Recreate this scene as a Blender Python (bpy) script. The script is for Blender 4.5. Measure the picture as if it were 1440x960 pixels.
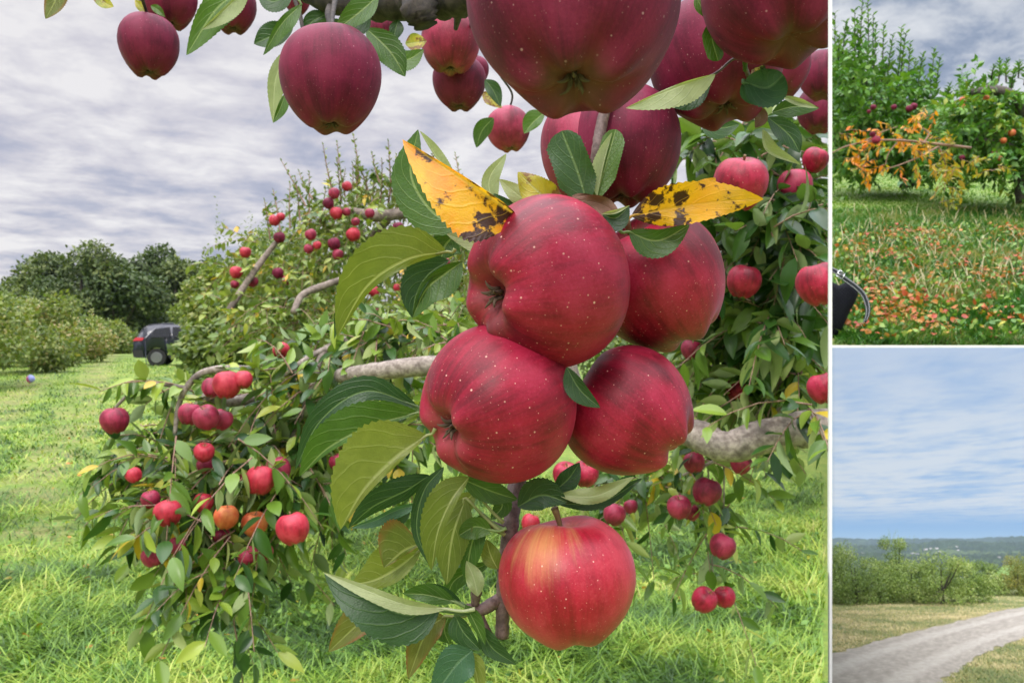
import bpy, bmesh, math, random
import numpy as np
from mathutils import Vector, Matrix, Quaternion

for o in list(bpy.data.objects): bpy.data.objects.remove(o)
S = bpy.context.scene
COL = S.collection
R = math.radians
F = 1100.0            # focal length in photo pixels (photo 1440 wide)
EYE = 1.6

# ------------------------------------------------------------------ camera
cd = bpy.data.cameras.new('camera'); cam = bpy.data.objects.new('camera', cd); COL.objects.link(cam)
cam.location = (0, 0, EYE); cam.rotation_euler = (R(90), 0, 0)
cd.sensor_width = 36; cd.lens = 36*F/1440; cd.clip_start = 0.02; cd.clip_end = 30000
cd.dof.use_dof = True; cd.dof.focus_distance = 0.38; cd.dof.aperture_fstop = 34
S.camera = cam
S.view_settings.view_transform = 'Standard'; S.view_settings.look = 'None'
S.view_settings.exposure = 0.0; S.view_settings.gamma = 1.0

# ------------------------------------------------------------------ node helper
class NB:
    def __init__(s, nt): s.nt = nt; s.n = nt.nodes; s.l = nt.links
    def node(s, t, **kw):
        n = s.n.new(t)
        for k, v in kw.items(): setattr(n, k, v)
        return n
    def put(s, sock, v):
        if v is None: return
        if hasattr(v, 'links') or isinstance(v, bpy.types.NodeSocket): s.l.new(v, sock)
        elif isinstance(v, (tuple, list)):
            if sock.type == 'RGBA' and len(v) == 3: v = (*v, 1)
            sock.default_value = v
        else: sock.default_value = v
    def m(s, op, a, b=None, c=None, clamp=False):
        n = s.node('ShaderNodeMath', operation=op, use_clamp=clamp)
        s.put(n.inputs[0], a); s.put(n.inputs[1], b); s.put(n.inputs[2], c)
        return n.outputs[0]
    def ss(s, v, a, b, lo=0., hi=1.):           # smoothstep map
        n = s.node('ShaderNodeMapRange', interpolation_type='SMOOTHSTEP')
        for i, x in enumerate((v, a, b, lo, hi)): s.put(n.inputs[i], x)
        return n.outputs[0]
    def mix(s, f, a, b, bt='MIX'):
        n = s.node('ShaderNodeMix', data_type='RGBA', blend_type=bt)
        s.put(n.inputs[0], f); s.put(n.inputs[6], a); s.put(n.inputs[7], b)
        return n.outputs[2]
    def noise(s, vec, scale, detail=3, rough=.55, dist=0):
        n = s.node('ShaderNodeTexNoise')
        s.put(n.inputs['Vector'], vec); s.put(n.inputs['Scale'], scale); s.put(n.inputs['Detail'], detail)
        s.put(n.inputs['Roughness'], rough); s.put(n.inputs['Distortion'], dist)
        return n.outputs[0]
    def voro(s, vec, scale):
        n = s.node('ShaderNodeTexVoronoi'); s.put(n.inputs['Vector'], vec); s.put(n.inputs['Scale'], scale)
        return n.outputs['Distance'], n.outputs['Color']
    def sep(s, v):
        n = s.node('ShaderNodeSeparateXYZ'); s.put(n.inputs[0], v); return n.outputs
    def comb(s, x, y, z):
        n = s.node('ShaderNodeCombineXYZ'); s.put(n.inputs[0], x); s.put(n.inputs[1], y); s.put(n.inputs[2], z); return n.outputs[0]
    def ramp(s, f, stops):
        n = s.node('ShaderNodeValToRGB'); e = n.color_ramp.elements
        while len(e) > 1: e.remove(e[-1])
        for i, (p, c) in enumerate(stops):
            el = e[0] if i == 0 else e.new(p)
            el.position = p; el.color = (*c, 1)
        s.put(n.inputs[0], f); return n.outputs[0]
    def bump(s, h, strength=.3, dist=.01):
        n = s.node('ShaderNodeBump'); s.put(n.inputs['Height'], h); n.inputs['Strength'].default_value = strength
        n.inputs['Distance'].default_value = dist; return n.outputs[0]

def srgb(r, g, b):
    f = lambda c: (c/255)/12.92 if c/255 <= .04045 else ((c/255+.055)/1.055)**2.4
    return (f(r), f(g), f(b))

def newmat(name):
    m = bpy.data.materials.new(name); m.use_nodes = True
    nb = NB(m.node_tree); p = m.node_tree.nodes['Principled BSDF']
    return m, nb, p

# ------------------------------------------------------------------ world sky
HAZE = .00006
SUN_EL, SUN_AZ = 37, 196          # azimuth measured clockwise from +Y (sun behind the camera, to the left)
W = bpy.data.worlds.new('World'); S.world = W; W.use_nodes = True
nb = NB(W.node_tree); bg = W.node_tree.nodes['Background']
tc = nb.node('ShaderNodeTexCoord'); D = tc.outputs['Generated']
dx, dy, dz = nb.sep(D)
sky = nb.node('ShaderNodeTexSky', sky_type='NISHITA'); sky.sun_disc = False
sky.sun_elevation = R(SUN_EL); sky.sun_rotation = R(SUN_AZ)
skyc = nb.mix(1.0, sky.outputs[0], (.085, .085, .085), 'MULTIPLY')
def cloudfield(z, sx, sy, rot, dist=.5, off=(0, 0, 0)):
    zz = nb.m('ADD', nb.m('MAXIMUM', z, 0.0), .10)
    px = nb.m('DIVIDE', dx, zz); py = nb.m('DIVIDE', dy, zz)
    c, s_ = math.cos(rot), math.sin(rot)
    qx = nb.m('ADD', nb.m('MULTIPLY', px, c*sx), nb.m('MULTIPLY', py, s_*sx))
    qy = nb.m('ADD', nb.m('MULTIPLY', px, -s_*sy), nb.m('MULTIPLY', py, c*sy))
    v = nb.comb(nb.m('ADD', qx, off[0]), nb.m('ADD', qy, off[1]), off[2])
    return nb.noise(v, 1.0, 9, .60, dist)
# main sky: long pale streaks over mauve grey
n1 = cloudfield(dz, 2.6, 2.3, R(24), .2, (3.1, .4, 0))
n2 = cloudfield(dz, .8, .6, R(30), .3, (7, 2, 5))
cv = nb.m('ADD', nb.m('MULTIPLY', n1, .62), nb.m('MULTIPLY', n2, .38))
main = nb.ramp(cv, [(.34, srgb(164, 170, 194)), (.42, srgb(190, 192, 210)), (.48, srgb(218, 215, 224)), (.57, srgb(248, 245, 246))])
# the sky over the upper terrace: cooler slate clouds with bright breaks
n3 = cloudfield(dz, 1.6, 1.3, R(-20), .5, (1.2, 9, 2))
upr = nb.ramp(n3, [(.38, srgb(126, 142, 170)), (.45, srgb(160, 172, 194)), (.51, srgb(210, 215, 224)), (.60, srgb(243, 245, 248))])
az = nb.m('DIVIDE', dx, nb.m('MAXIMUM', dy, .05))
mright = nb.ss(az, .395, .415)
mfront = nb.ss(dy, 0.0, .1)
mright = nb.m('MULTIPLY', mright, mfront)
top = nb.mix(mright, main, upr)
# the sky beyond the valley, low in the distance
v = nb.m('ADD', nb.m('DIVIDE', dz, nb.m('MAXIMUM', dy, .05)), .2564)
vv = nb.m('ADD', nb.m('MAXIMUM', v, 0), .05)
lv = nb.comb(nb.m('DIVIDE', az, vv), nb.m('DIVIDE', .5, vv), 0.)
rot = nb.node('ShaderNodeMapping'); nb.put(rot.inputs['Vector'], lv); rot.inputs['Rotation'].default_value = (0, 0, R(20)); rot.inputs['Scale'].default_value = (1.1, 2.0, 1)
ln = nb.m('ADD', nb.m('MULTIPLY', nb.noise(rot.outputs[0], .75, 8, .6, .3), .6), nb.m('MULTIPLY', nb.noise(rot.outputs[0], 3.2, 6, .6, .2), .4))
thr = nb.ss(v, .015, .055)
lc = nb.m('MULTIPLY', nb.ss(ln, .34, .56), thr)
lbase = nb.ramp(nb.m('MULTIPLY', v, 3.6), [(0., srgb(176, 208, 232)), (.08, srgb(132, 180, 226)), (.3, srgb(146, 182, 220)), (1., srgb(140, 164, 200))])
lcl = nb.ramp(nb.m('MULTIPLY', v, 3.6), [(0., srgb(222, 228, 232)), (.5, srgb(218, 222, 224)), (.95, srgb(176, 188, 208))])
low = nb.mix(lc, lbase, lcl)
isup = nb.ss(dz, -.012, .012)
ground = nb.mix(1.0, (.06, .09, .035, 1), (.0, .0, .0, 1), 'ADD')
lowmask = nb.m('MULTIPLY', nb.m('MULTIPLY', mright, nb.ss(az, 1.1, 1.0)), nb.ss(v, -.06, -.03))
under = nb.mix(lowmask, ground, low)
# sky gain added overhead and behind the camera as unseen fill light
hi = nb.ss(dz, .5, .92, 0, 1); bk = nb.ss(dy, .35, -.6, 0, 1)
br = nb.m('ADD', 1.0, nb.m('ADD', nb.m('MULTIPLY', hi, 6.5), nb.m('MULTIPLY', bk, .3)))
upc = nb.mix(.12, top, skyc)
upc2 = nb.node('ShaderNodeVectorMath', operation='SCALE'); nb.put(upc2.inputs[0], upc); nb.put(upc2.inputs['Scale'], br)
allc = nb.mix(isup, under, upc2.outputs[0])
nb.put(bg.inputs[0], allc); bg.inputs[1].default_value = 1.0

sl = bpy.data.lights.new('sun', 'SUN'); sl.energy = 1.5; sl.angle = R(12); sl.color = (1, .955, .88)
so = bpy.data.objects.new('sun', sl); COL.objects.link(so)
sd = Vector((math.sin(R(SUN_AZ))*math.cos(R(SUN_EL)), math.cos(R(SUN_AZ))*math.cos(R(SUN_EL)), math.sin(R(SUN_EL))))
so.rotation_euler = sd.to_track_quat('Z', 'Y').to_euler()

# ------------------------------------------------------------------ helpers
def at(x, y, Y): return Vector(((x-720)*Y/F, Y, EYE-(y-480)*Y/F))
def tag(o, label=None, cat=None, group=None, kind=None):
    if label: o['label'] = label
    if cat: o['category'] = cat
    if group: o['group'] = group
    if kind: o['kind'] = kind
    return o
def thing(name, label, cat, loc=(0, 0, 0), group=None):
    o = bpy.data.objects.new(name, None); COL.objects.link(o); o.location = loc; o.empty_display_size = .1
    return tag(o, label, cat, group)
def link(name, me, mat=None, parent=None, kind=None):
    o = bpy.data.objects.new(name, me); COL.objects.link(o)
    if mat is not None and len(me.materials) == 0: me.materials.append(mat)
    if parent is not None:
        o.parent = parent
        if me.get('world'): o.matrix_parent_inverse = Matrix.Translation(parent.location).inverted()
    if kind: o['kind'] = kind
    return o
def mesh_np(name, V, Fq, uv=None, rnd=None, smooth=False):
    """V (n,3); Fq (m,k) int; uv per vertex (n,2); rnd per vertex (n,)"""
    V = np.asarray(V, dtype=np.float32); Fq = np.asarray(Fq, dtype=np.int32)
    me = bpy.data.meshes.new(name)
    m, k = Fq.shape
    me.vertices.add(len(V)); me.vertices.foreach_set('co', V.ravel())
    me.loops.add(m*k); me.loops.foreach_set('vertex_index', Fq.ravel())
    me.polygons.add(m); me.polygons.foreach_set('loop_start', np.arange(m, dtype=np.int32)*k)
    try: me.polygons.foreach_set('loop_total', np.full(m, k, dtype=np.int32))
    except Exception: pass
    if uv is not None:
        l = me.uv_layers.new(name='UVMap'); l.data.foreach_set('uv', np.asarray(uv, dtype=np.float32)[Fq.ravel()].ravel())
    if rnd is not None:
        a = me.attributes.new('rnd', 'FLOAT', 'POINT'); a.data.foreach_set('value', np.asarray(rnd, dtype=np.float32))
    if smooth: me.polygons.foreach_set('use_smooth', np.ones(m, dtype=bool))
    me.update(calc_edges=True); me.validate()
    me['world'] = 1
    return me
class Acc:
    """collects pieces of quads into one mesh"""
    def __init__(s): s.V = []; s.F = []; s.U = []; s.R = []; s.n = 0
    def add(s, V, Fq, U=None, Rn=0.5):
        V = np.asarray(V, dtype=np.float32); s.V.append(V); s.F.append(np.asarray(Fq, dtype=np.int32)+s.n); s.n += len(V)
        s.U.append(np.zeros((len(V), 2)) if U is None else np.asarray(U))
        s.R.append(np.full(len(V), Rn) if np.isscalar(Rn) else np.asarray(Rn))
    def mesh(s, name, smooth=True):
        return mesh_np(name, np.concatenate(s.V), np.concatenate(s.F), np.concatenate(s.U), np.concatenate(s.R), smooth)
def catmull(P, n):
    P = [np.asarray(p, float) for p in P]
    if len(P) == 2: return np.array([P[0]+(P[1]-P[0])*t for t in np.linspace(0, 1, n)])
    Q = [2*P[0]-P[1]] + P + [2*P[-1]-P[-2]]
    out = []; seg = len(P)-1
    for t in np.linspace(0, seg, n):
        i = min(int(t), seg-1); u = t-i
        a, b, c, d = Q[i], Q[i+1], Q[i+2], Q[i+3]
        out.append(.5*((2*b)+(c-a)*u+(2*a-5*b+4*c-d)*u*u+(-a+3*b-3*c+d)*u**3))
    return np.array(out)
def tube(acc, pts, rad, seg=8, n=None, wob=0, rng=None, Rn=.5, caps=True):
    """smooth tapered tube through points; rad list or pair"""
    n = n or max(4, len(pts)*4)
    C = catmull(pts, n)
    if np.isscalar(rad): rad = [rad, rad]
    r = np.interp(np.linspace(0, 1, n), np.linspace(0, 1, len(rad)), rad)
    if wob and rng is not None:
        r = r*(1+wob*(rng.rand(n)-.5)); 
    T = np.gradient(C, axis=0); T /= np.linalg.norm(T, axis=1)[:, None]+1e-12
    up = np.array([0, 0, 1.]) if abs(T[0][2]) < .9 else np.array([1., 0, 0])
    a = np.cross(T[0], up); a /= np.linalg.norm(a)
    V = []; U = []
    for i in range(n):
        a = a-T[i]*np.dot(a, T[i]); a /= np.linalg.norm(a)+1e-12
        b = np.cross(T[i], a)
        for j in range(seg):
            th = 2*math.pi*j/seg
            rr = r[i]*(1+(wob*.6*(rng.rand()-.5) if wob and rng is not None else 0))
            V.append(C[i]+(a*math.cos(th)+b*math.sin(th))*rr); U.append((j/seg, i/n))
    Fq = []
    for i in range(n-1):
        for j in range(seg):
            k = (j+1) % seg
            Fq.append((i*seg+j, i*seg+k, (i+1)*seg+k, (i+1)*seg+j))
    if caps:
        V += [C[0], C[-1]]; U += [(0, 0), (0, 1)]; c0 = n*seg; c1 = c0+1
        for j in range(0, seg, 2):
            Fq.append((c0, (j+2) % seg, (j+1) % seg, j)); b0 = (n-1)*seg
            Fq.append((c1, b0+j, b0+(j+1) % seg, b0+(j+2) % seg))
    acc.add(V, Fq, U, Rn)
def bbox_mesh(bm, c, s, rotz=0, bev=0):
    M = Matrix.Translation(c) @ Matrix.Rotation(rotz, 4, 'Z') @ Matrix.Diagonal((*s, 1))
    r = bmesh.ops.create_cube(bm, size=1, matrix=M)
    if bev: bmesh.ops.bevel(bm, geom=list({e for v in r['verts'] for e in v.link_edges}), offset=bev, segments=2, affect='EDGES')
def bm_mesh(name, bm, smooth=False):
    me = bpy.data.meshes.new(name); bm.to_mesh(me); bm.free()
    if smooth: me.polygons.foreach_set('use_smooth', np.ones(len(me.polygons), dtype=bool))
    me['world'] = 1
    return me
def clip(me, k, left=True, fill=False, M=None):
    """cut a mesh along the vertical boundary of its orchard, X = k*Y"""
    bm = bmesh.new(); bm.from_mesh(me)
    if M is not None: bm.transform(M)
    nrm = Vector((1, -k, 0)).normalized()
    if not left: nrm = -nrm
    r = bmesh.ops.bisect_plane(bm, geom=bm.verts[:]+bm.edges[:]+bm.faces[:], plane_co=(0, 0, 0), plane_no=nrm, clear_outer=True, clear_inner=False)
    if fill:
        ed = [e for e in r['geom_cut'] if isinstance(e, bmesh.types.BMEdge)]
        bmesh.ops.holes_fill(bm, edges=ed, sides=0)
    if M is not None: bm.transform(M.inverted())
    bm.to_mesh(me); bm.free(); return me
KL, KR = .4040, .4075        # right edge of the main orchard, left edge of the other two

# ------------------------------------------------------------------ materials
def leaf_mat(name, top, under, vein=(.35, .42, .18), veins=True, trans=.25, rough=.42, spots=None, edge=None, nv=5.5, tstr=1.0):
    """top = list of ramp stops over the per-leaf random value"""
    m, nb, p = newmat(name)
    uvn = nb.node('ShaderNodeUVMap').outputs[0]; u, v, _ = nb.sep(uvn)
    at_ = nb.node('ShaderNodeAttribute', attribute_name='rnd').outputs['Fac']
    geo = nb.node('ShaderNodeNewGeometry'); pos = geo.outputs['Position']
    c = nb.ramp(at_, top)
    au = nb.m('MULTIPLY', nb.m('ABSOLUTE', nb.m('SUBTRACT', u, .5)), 2)
    obj = nb.node('ShaderNodeTexCoord').outputs['Object']
    if veins:
        nz = nb.noise(pos, 160, 3)
        c = nb.mix(nb.ss(nz, .3, .7, 0, .35), c, nb.mix(1., c, (.55, .6, .5), 'MULTIPLY'))
        mid = nb.ss(au, .035, .09, 1, 0)
        sv = nb.m('SUBTRACT', nb.m('MULTIPLY', v, nv), nb.m('MULTIPLY', nb.m('POWER', au, 1.25), 2.3))
        sv = nb.m('ADD', sv, nb.m('MULTIPLY', nb.noise(pos, 60, 2), .9))
        fr = nb.m('ABSOLUTE', nb.m('SUBTRACT', nb.m('FRACT', sv), .5))
        side = nb.m('MULTIPLY', nb.ss(fr, .012, .05, 1, 0), nb.ss(au, 1.0, .7, 0.0, 1))
        vm = nb.m('MAXIMUM', mid, nb.m('MULTIPLY', side, .5))
        d2, _ = nb.voro(pos, 900)
        hgt = nb.m('ADD', nb.m('MULTIPLY', nb.ss(fr, 0, .12), -.55), nb.m('MULTIPLY', d2, .35))
        hgt = nb.m('ADD', hgt, nb.m('MULTIPLY', mid, -.8))
        nb.put(p.inputs['Normal'], nb.bump(hgt, .4, .0008))
    if spots:
        s1 = nb.noise(pos, 95, 4, .6); s2 = nb.noise(pos, 260, 3)
        c = nb.mix(nb.ss(nb.noise(pos, 60, 3), .4, .68), c, spots[1])
        reg = nb.m('MULTIPLY', nb.ss(v, spots[2], spots[3], 1, 0), .125)
        sm = nb.ss(nb.m('ADD', s1, nb.m('ADD', reg, nb.m('MULTIPLY', s2, .16))), .64, .71)
        c = nb.mix(sm, c, spots[0])
    if edge:
        em = nb.m('MULTIPLY', nb.ss(au, .6, 1.), nb.ss(nb.noise(pos, 60, 2), .3, .6))
        c = nb.mix(em, c, edge)
    un = nb.mix(nb.ss(at_, 0, 1), under, nb.mix(1., under, (1.25, 1.1, .8), 'MULTIPLY'))
    if veins:
        c = nb.mix(nb.m('MULTIPLY', vm, .62), c, vein)
        un = nb.mix(nb.m('MULTIPLY', vm, .75), un, nb.mix(1., vein, (1.15, 1.15, 1.1), 'MULTIPLY'))
    col = nb.mix(geo.outputs['Backfacing'], c, un)
    nb.put(p.inputs['Base Color'], col)
    nb.put(p.inputs['Roughness'], nb.m('ADD', rough, nb.m('MULTIPLY', geo.outputs['Backfacing'], .3)))
    p.inputs['Specular IOR Level'].default_value = .45
    tr = nb.node('ShaderNodeBsdfTranslucent')
    nb.put(tr.inputs[0], nb.mix(1., c, (1.5*tstr, 1.6*tstr, .55*tstr), 'MULTIPLY'))
    mx = nb.node('ShaderNodeMixShader'); mx.inputs[0].default_value = trans
    out = m.node_tree.nodes['Material Output']
    nb.l.new(p.outputs[0], mx.inputs[1]); nb.l.new(tr.outputs[0], mx.inputs[2]); nb.l.new(mx.outputs[0], out.inputs[0])
    return m
G = lambda a, b, c: srgb(a, b, c)
M_dark = leaf_mat('leaf_dark_green', [(0, (.018, .055, .018)), (1, (.035, .085, .022))], (.16, .22, .07), (.15, .23, .09), nv=4.6)
M_mid = leaf_mat('leaf_green', [(0, (.045, .11, .018)), (1, (.075, .15, .02))], (.20, .26, .08), (.26, .34, .13))
M_olive = leaf_mat('leaf_olive_underside', [(0, (.13, .17, .03)), (1, (.20, .23, .05))], (.035, .08, .02), (.40, .42, .19), trans=.3)
M_pale = leaf_mat('leaf_pale_underside', [(0, (.27, .32, .15)), (1, (.34, .37, .19))], (.03, .07, .02), (.42, .46, .27), trans=.25, rough=.6)
M_red = leaf_mat('leaf_reddening', [(0, (.11, .14, .03)), (1, (.15, .15, .035))], (.15, .18, .05), (.30, .32, .12), edge=(.20, .09, .03))
M_teal = leaf_mat('leaf_blue_green', [(0, (.035, .10, .055)), (1, (.055, .13, .07))], (.16, .22, .12), (.13, .22, .13))
M_yel = leaf_mat('leaf_yellow_spotted', [(0, (.72, .36, .012)), (1, (.74, .40, .012))], (.5, .25, .03), (.72, .47, .10),
                 spots=((.045, .016, .008), (.70, .24, .012), .30, .5), trans=.35, nv=6)
M_yel2 = leaf_mat('leaf_golden_spotted', [(0, (.74, .40, .012)), (1, (.74, .40, .012))], (.5, .25, .03), (.70, .40, .04),
                 spots=((.045, .016, .008), (.72, .36, .012), .22, .6), trans=.35, nv=6)
M_yg = leaf_mat('leaf_yellowing', [(0, (.20, .24, .03)), (1, (.34, .30, .03))], (.4, .38, .14), (.4, .42, .18), spots=((.20, .10, .03), (.45, .38, .05), .2, .4))
M_brown = leaf_mat('leaf_dried', [(0, (.14, .07, .045)), (1, (.17, .09, .06))], (.12, .07, .05), (.2, .12, .08), trans=.1, rough=.8)
M_cas = leaf_mat('foliage_apple', [(0, (.010, .034, .008)), (.38, (.032, .09, .013)), (.66, (.11, .20, .022)), (.87, (.24, .33, .04)), (.992, (.36, .40, .07)), (.995, (.5, .38, .03)), (1, (.5, .36, .03))], (.22, .30, .13), veins=False, trans=.18, rough=.34)
M_casy = leaf_mat('foliage_apple_light', [(0, (.035, .08, .014)), (.5, (.12, .19, .025)), (.97, (.28, .33, .045)), (.985, (.5, .38, .03)), (1, (.5, .30, .03))], (.18, .24, .09), veins=False, trans=.18)
M_far = leaf_mat('foliage_wood', [(0, (.03, .06, .015)), (.6, (.075, .115, .025)), (1, (.16, .19, .045))], (.05, .08, .03), veins=False, trans=.2, rough=.6)
M_row = leaf_mat('foliage_row', [(0, (.03, .065, .014)), (.5, (.11, .17, .03)), (.85, (.23, .27, .055)), (1, (.30, .24, .10))], (.13, .18, .07), veins=False, trans=.3)
M_tup = leaf_mat('foliage_terrace', [(0, (.025, .10, .012)), (.5, (.07, .20, .018)), (.9, (.16, .32, .03)), (1, (.28, .32, .03))], (.13, .24, .06), veins=False, trans=.22)
M_aut = leaf_mat('foliage_autumn', [(0, (.13, .20, .02)), (.35, (.30, .30, .03)), (.6, (.62, .30, .02)), (1, (.66, .18, .02))], (.4, .22, .04), veins=False, trans=.35)
M_row2 = leaf_mat('foliage_valley_row', [(0, (.05, .10, .02)), (.5, (.17, .26, .045)), (.85, (.34, .42, .12)), (1, (.46, .50, .22))], (.14, .2, .08), veins=False, trans=.3)
M_yrow = leaf_mat('foliage_yellowed', [(0, (.09, .15, .03)), (.6, (.22, .25, .05)), (1, (.44, .36, .09))], (.3, .28, .08), veins=False, trans=.3)
M_fall = leaf_mat('fallen_leaf', [(0, (.30, .24, .04)), (.3, (.42, .20, .03)), (.6, (.44, .09, .02)), (.85, (.33, .035, .02)), (1, (.18, .07, .03))], (.4, .14, .04), veins=False, trans=.2)

def bark_mat(name, a, b, scale=60, rough=.85):
    m, nb, p = newmat(name)
    pos = nb.node('ShaderNodeNewGeometry').outputs['Position']
    n1 = nb.noise(pos, scale, 5, .65); n2 = nb.noise(pos, scale*.22, 3)
    c = nb.mix(nb.ss(n1, .3, .7), a, b); c = nb.mix(nb.ss(n2, .5, .7, 0, .7), c, tuple(x*.45 for x in a))
    nb.put(p.inputs['Base Color'], c); p.inputs['Roughness'].default_value = rough
    nb.put(p.inputs['Normal'], nb.bump(n1, .7, .15/scale))
    return m
B_limb = bark_mat('bark_pale', (.14, .11, .09), (.36, .31, .265), 75)
B_stem = bark_mat('bark_purple_twig', (.07, .04, .035), (.17, .11, .10), 320, .6)
B_dark = bark_mat('bark_dark', (.016, .013, .011), (.06, .047, .038), 130)
B_brn = bark_mat('bark_brown_limb', (.13, .10, .08), (.27, .22, .18), 45)
B_twig = bark_mat('bark_red_twig', (.20, .11, .08), (.34, .22, .16), 90)
B_trunk = bark_mat('bark_trunk', (.06, .05, .045), (.13, .11, .095), 30)
def plain(name, c, rough=.6, metal=0, coat=0):
    m, nb, p = newmat(name)
    pos = nb.node('ShaderNodeTexCoord').outputs['Object']
    n = nb.noise(pos, 14, 4); cc = nb.mix(nb.ss(n, .3, .7, 0, .3), c, tuple(x*.75 for x in c))
    nb.put(p.inputs['Base Color'], cc); p.inputs['Roughness'].default_value = rough; p.inputs['Metallic'].default_value = metal
    if coat: p.inputs['Coat Weight'].default_value = coat
    return m

def apple_mat(name, dark, mid, pink, dots=1.0, patch=None, rough=.38, calyxc=(.20, .16, .05), dotc=(.80, .45, .36), spec=.4, dz_=.8):
    m, nb, p = newmat(name)
    o = nb.node('ShaderNodeTexCoord').outputs['Object']; x, y, z = nb.sep(o)
    rr = nb.m('MAXIMUM', nb.m('SQRT', nb.m('ADD', nb.m('MULTIPLY', x, x), nb.m('MULTIPLY', y, y))), .02)
    ri = nb.node('ShaderNodeObjectInfo').outputs['Random']
    off = nb.m('MULTIPLY', ri, 37.)
    sv = nb.comb(nb.m('DIVIDE', x, rr), nb.m('DIVIDE', y, rr), nb.m('ADD', nb.m('MULTIPLY', z, .10), off))
    st = nb.noise(sv, 7.5, 5, .65)
    st2 = nb.noise(sv, 22, 4, .6)
    vo = nb.node('ShaderNodeVectorMath', operation='ADD'); nb.put(vo.inputs[0], o); nb.put(vo.inputs[1], nb.comb(off, off, off))
    big = nb.noise(vo.outputs[0], 1.1, 3)
    fine = nb.noise(vo.outputs[0], 26, 4, .7)
    c = nb.mix(nb.ss(nb.m('ADD', nb.m('MULTIPLY', st, .45), nb.m('MULTIPLY', big, .55)), .34, .60), dark, mid)
    c = nb.mix(nb.m('MULTIPLY', nb.ss(nb.m('ADD', nb.m('MULTIPLY', big, .7), nb.m('MULTIPLY', fine, .3)), .42, .70), .6), c, pink)
    c = nb.mix(nb.ss(st2, .5, .75, 0, .22), c, dark)
    c = nb.mix(nb.ss(fine, .5, .8, 0, .22), c, pink)
    if patch:
        px, py, pz, pr, pc = patch
        vd = nb.node('ShaderNodeVectorMath', operation='DISTANCE'); vd.name = 'patch'; nb.put(vd.inputs[0], o); vd.inputs[1].default_value = (px, py, pz)
        dd = nb.m('ADD', vd.outputs['Value'], nb.m('MULTIPLY', nb.m('SUBTRACT', st, .5), .9))
        c = nb.mix(nb.m('MULTIPLY', nb.ss(dd, pr*.0, pr*1.0, .62, 0), nb.ss(nb.m('ADD', st2, nb.m('MULTIPLY', st, .5)), .5, .95, 1, .75)), c, pc)
    # stem bowl and calyx tint
    tm = nb.m('MULTIPLY', nb.ss(rr, .10, .34, 1, 0), nb.ss(z, .2, .5)); c = nb.mix(nb.m('MULTIPLY', tm, .55), c, (.26, .17, .06))
    bm_ = nb.m('MULTIPLY', nb.ss(rr, .14, .55, 1, 0), nb.ss(z, -.2, -.6)); c = nb.mix(nb.m('MULTIPLY', bm_, .45), c, calyxc)
    # lenticels
    d, dc = nb.voro(vo.outputs[0], 10.5); r1, r2, r3 = nb.sep(dc)
    th = nb.m('MULTIPLY_ADD', nb.m('POWER', r1, 2.), .11, .058)
    dm = nb.m('MULTIPLY', nb.ss(nb.m('DIVIDE', d, th), .55, 1.15, 1, 0), nb.ss(r2, .12, .3))
    dm = nb.m('MULTIPLY', dm, nb.m('ADD', .6, nb.m('MULTIPLY', r3, .4)))
    d3, dc3 = nb.voro(vo.outputs[0], 19); q1, q2, q3 = nb.sep(dc3)
    dm2 = nb.m('MULTIPLY', nb.ss(d3, .06, .16, 1, 0), nb.ss(q1, .35, .6, 0, .5))
    dm2 = nb.m('MULTIPLY', dm2, nb.ss(z, .6, -.6, .3, 1))
    c = nb.mix(nb.m('MULTIPLY', nb.m('MAXIMUM', dm, dm2), dz_*dots), c, dotc)
    var = nb.mix(nb.m('MULTIPLY', ri, .25), c, nb.mix(1., c, (.6, .7, .8), 'MULTIPLY'))
    nb.put(p.inputs['Base Color'], var)
    nb.put(p.inputs['Roughness'], nb.m('ADD', rough, nb.m('MULTIPLY', fine, .16)))
    p.inputs['Specular IOR Level'].default_value = spec
    p.inputs['Sheen Weight'].default_value = .02; p.inputs['Sheen Roughness'].default_value = .5; p.inputs['Sheen Tint'].default_value = (1, .75, .85, 1)
    p.inputs['Subsurface Weight'].default_value = 0.0
    nb.put(p.inputs['Normal'], nb.bump(nb.noise(vo.outputs[0], 30, 3), .05, .01))
    return m
A_hero = apple_mat('apple_skin_crimson', (.12, .0012, .009), (.33, .0035, .028), (.50, .034, .088), 1.15, spec=.34, calyxc=(.38, .10, .10))
A_low = apple_mat('apple_skin_red', (.21, .002, .010), (.40, .006, .028), (.56, .07, .09), 1.1,
                  patch=(-.42, -.62, .70, .62, (.76, .38, .13)), rough=.33, calyxc=(.5, .3, .08))
A_top = apple_mat('apple_skin_maroon_shaded', (.065, .002, .013), (.155, .005, .032), (.23, .02, .06), .75, calyxc=(.10, .085, .035), dotc=(.5, .28, .3), rough=.5, spec=.25)  # shade of the backlit top apples put into a darker skin colour
A_mid = apple_mat('apple_skin_dusky_pink', (.12, .003, .016), (.27, .008, .040), (.44, .05, .11), .5, rough=.45)
A_brt = apple_mat('apple_skin_bright', (.24, .003, .014), (.42, .010, .032), (.58, .07, .10), .4, rough=.40)
A_org = apple_mat('apple_skin_orange', (.42, .06, .02), (.56, .12, .035), (.60, .26, .07), .3, rough=.45)
M_stem = plain('apple_stem_brown', (.16, .09, .035), .7)
M_sepal = plain('sepal_dry', (.10, .065, .045), .9)

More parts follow.
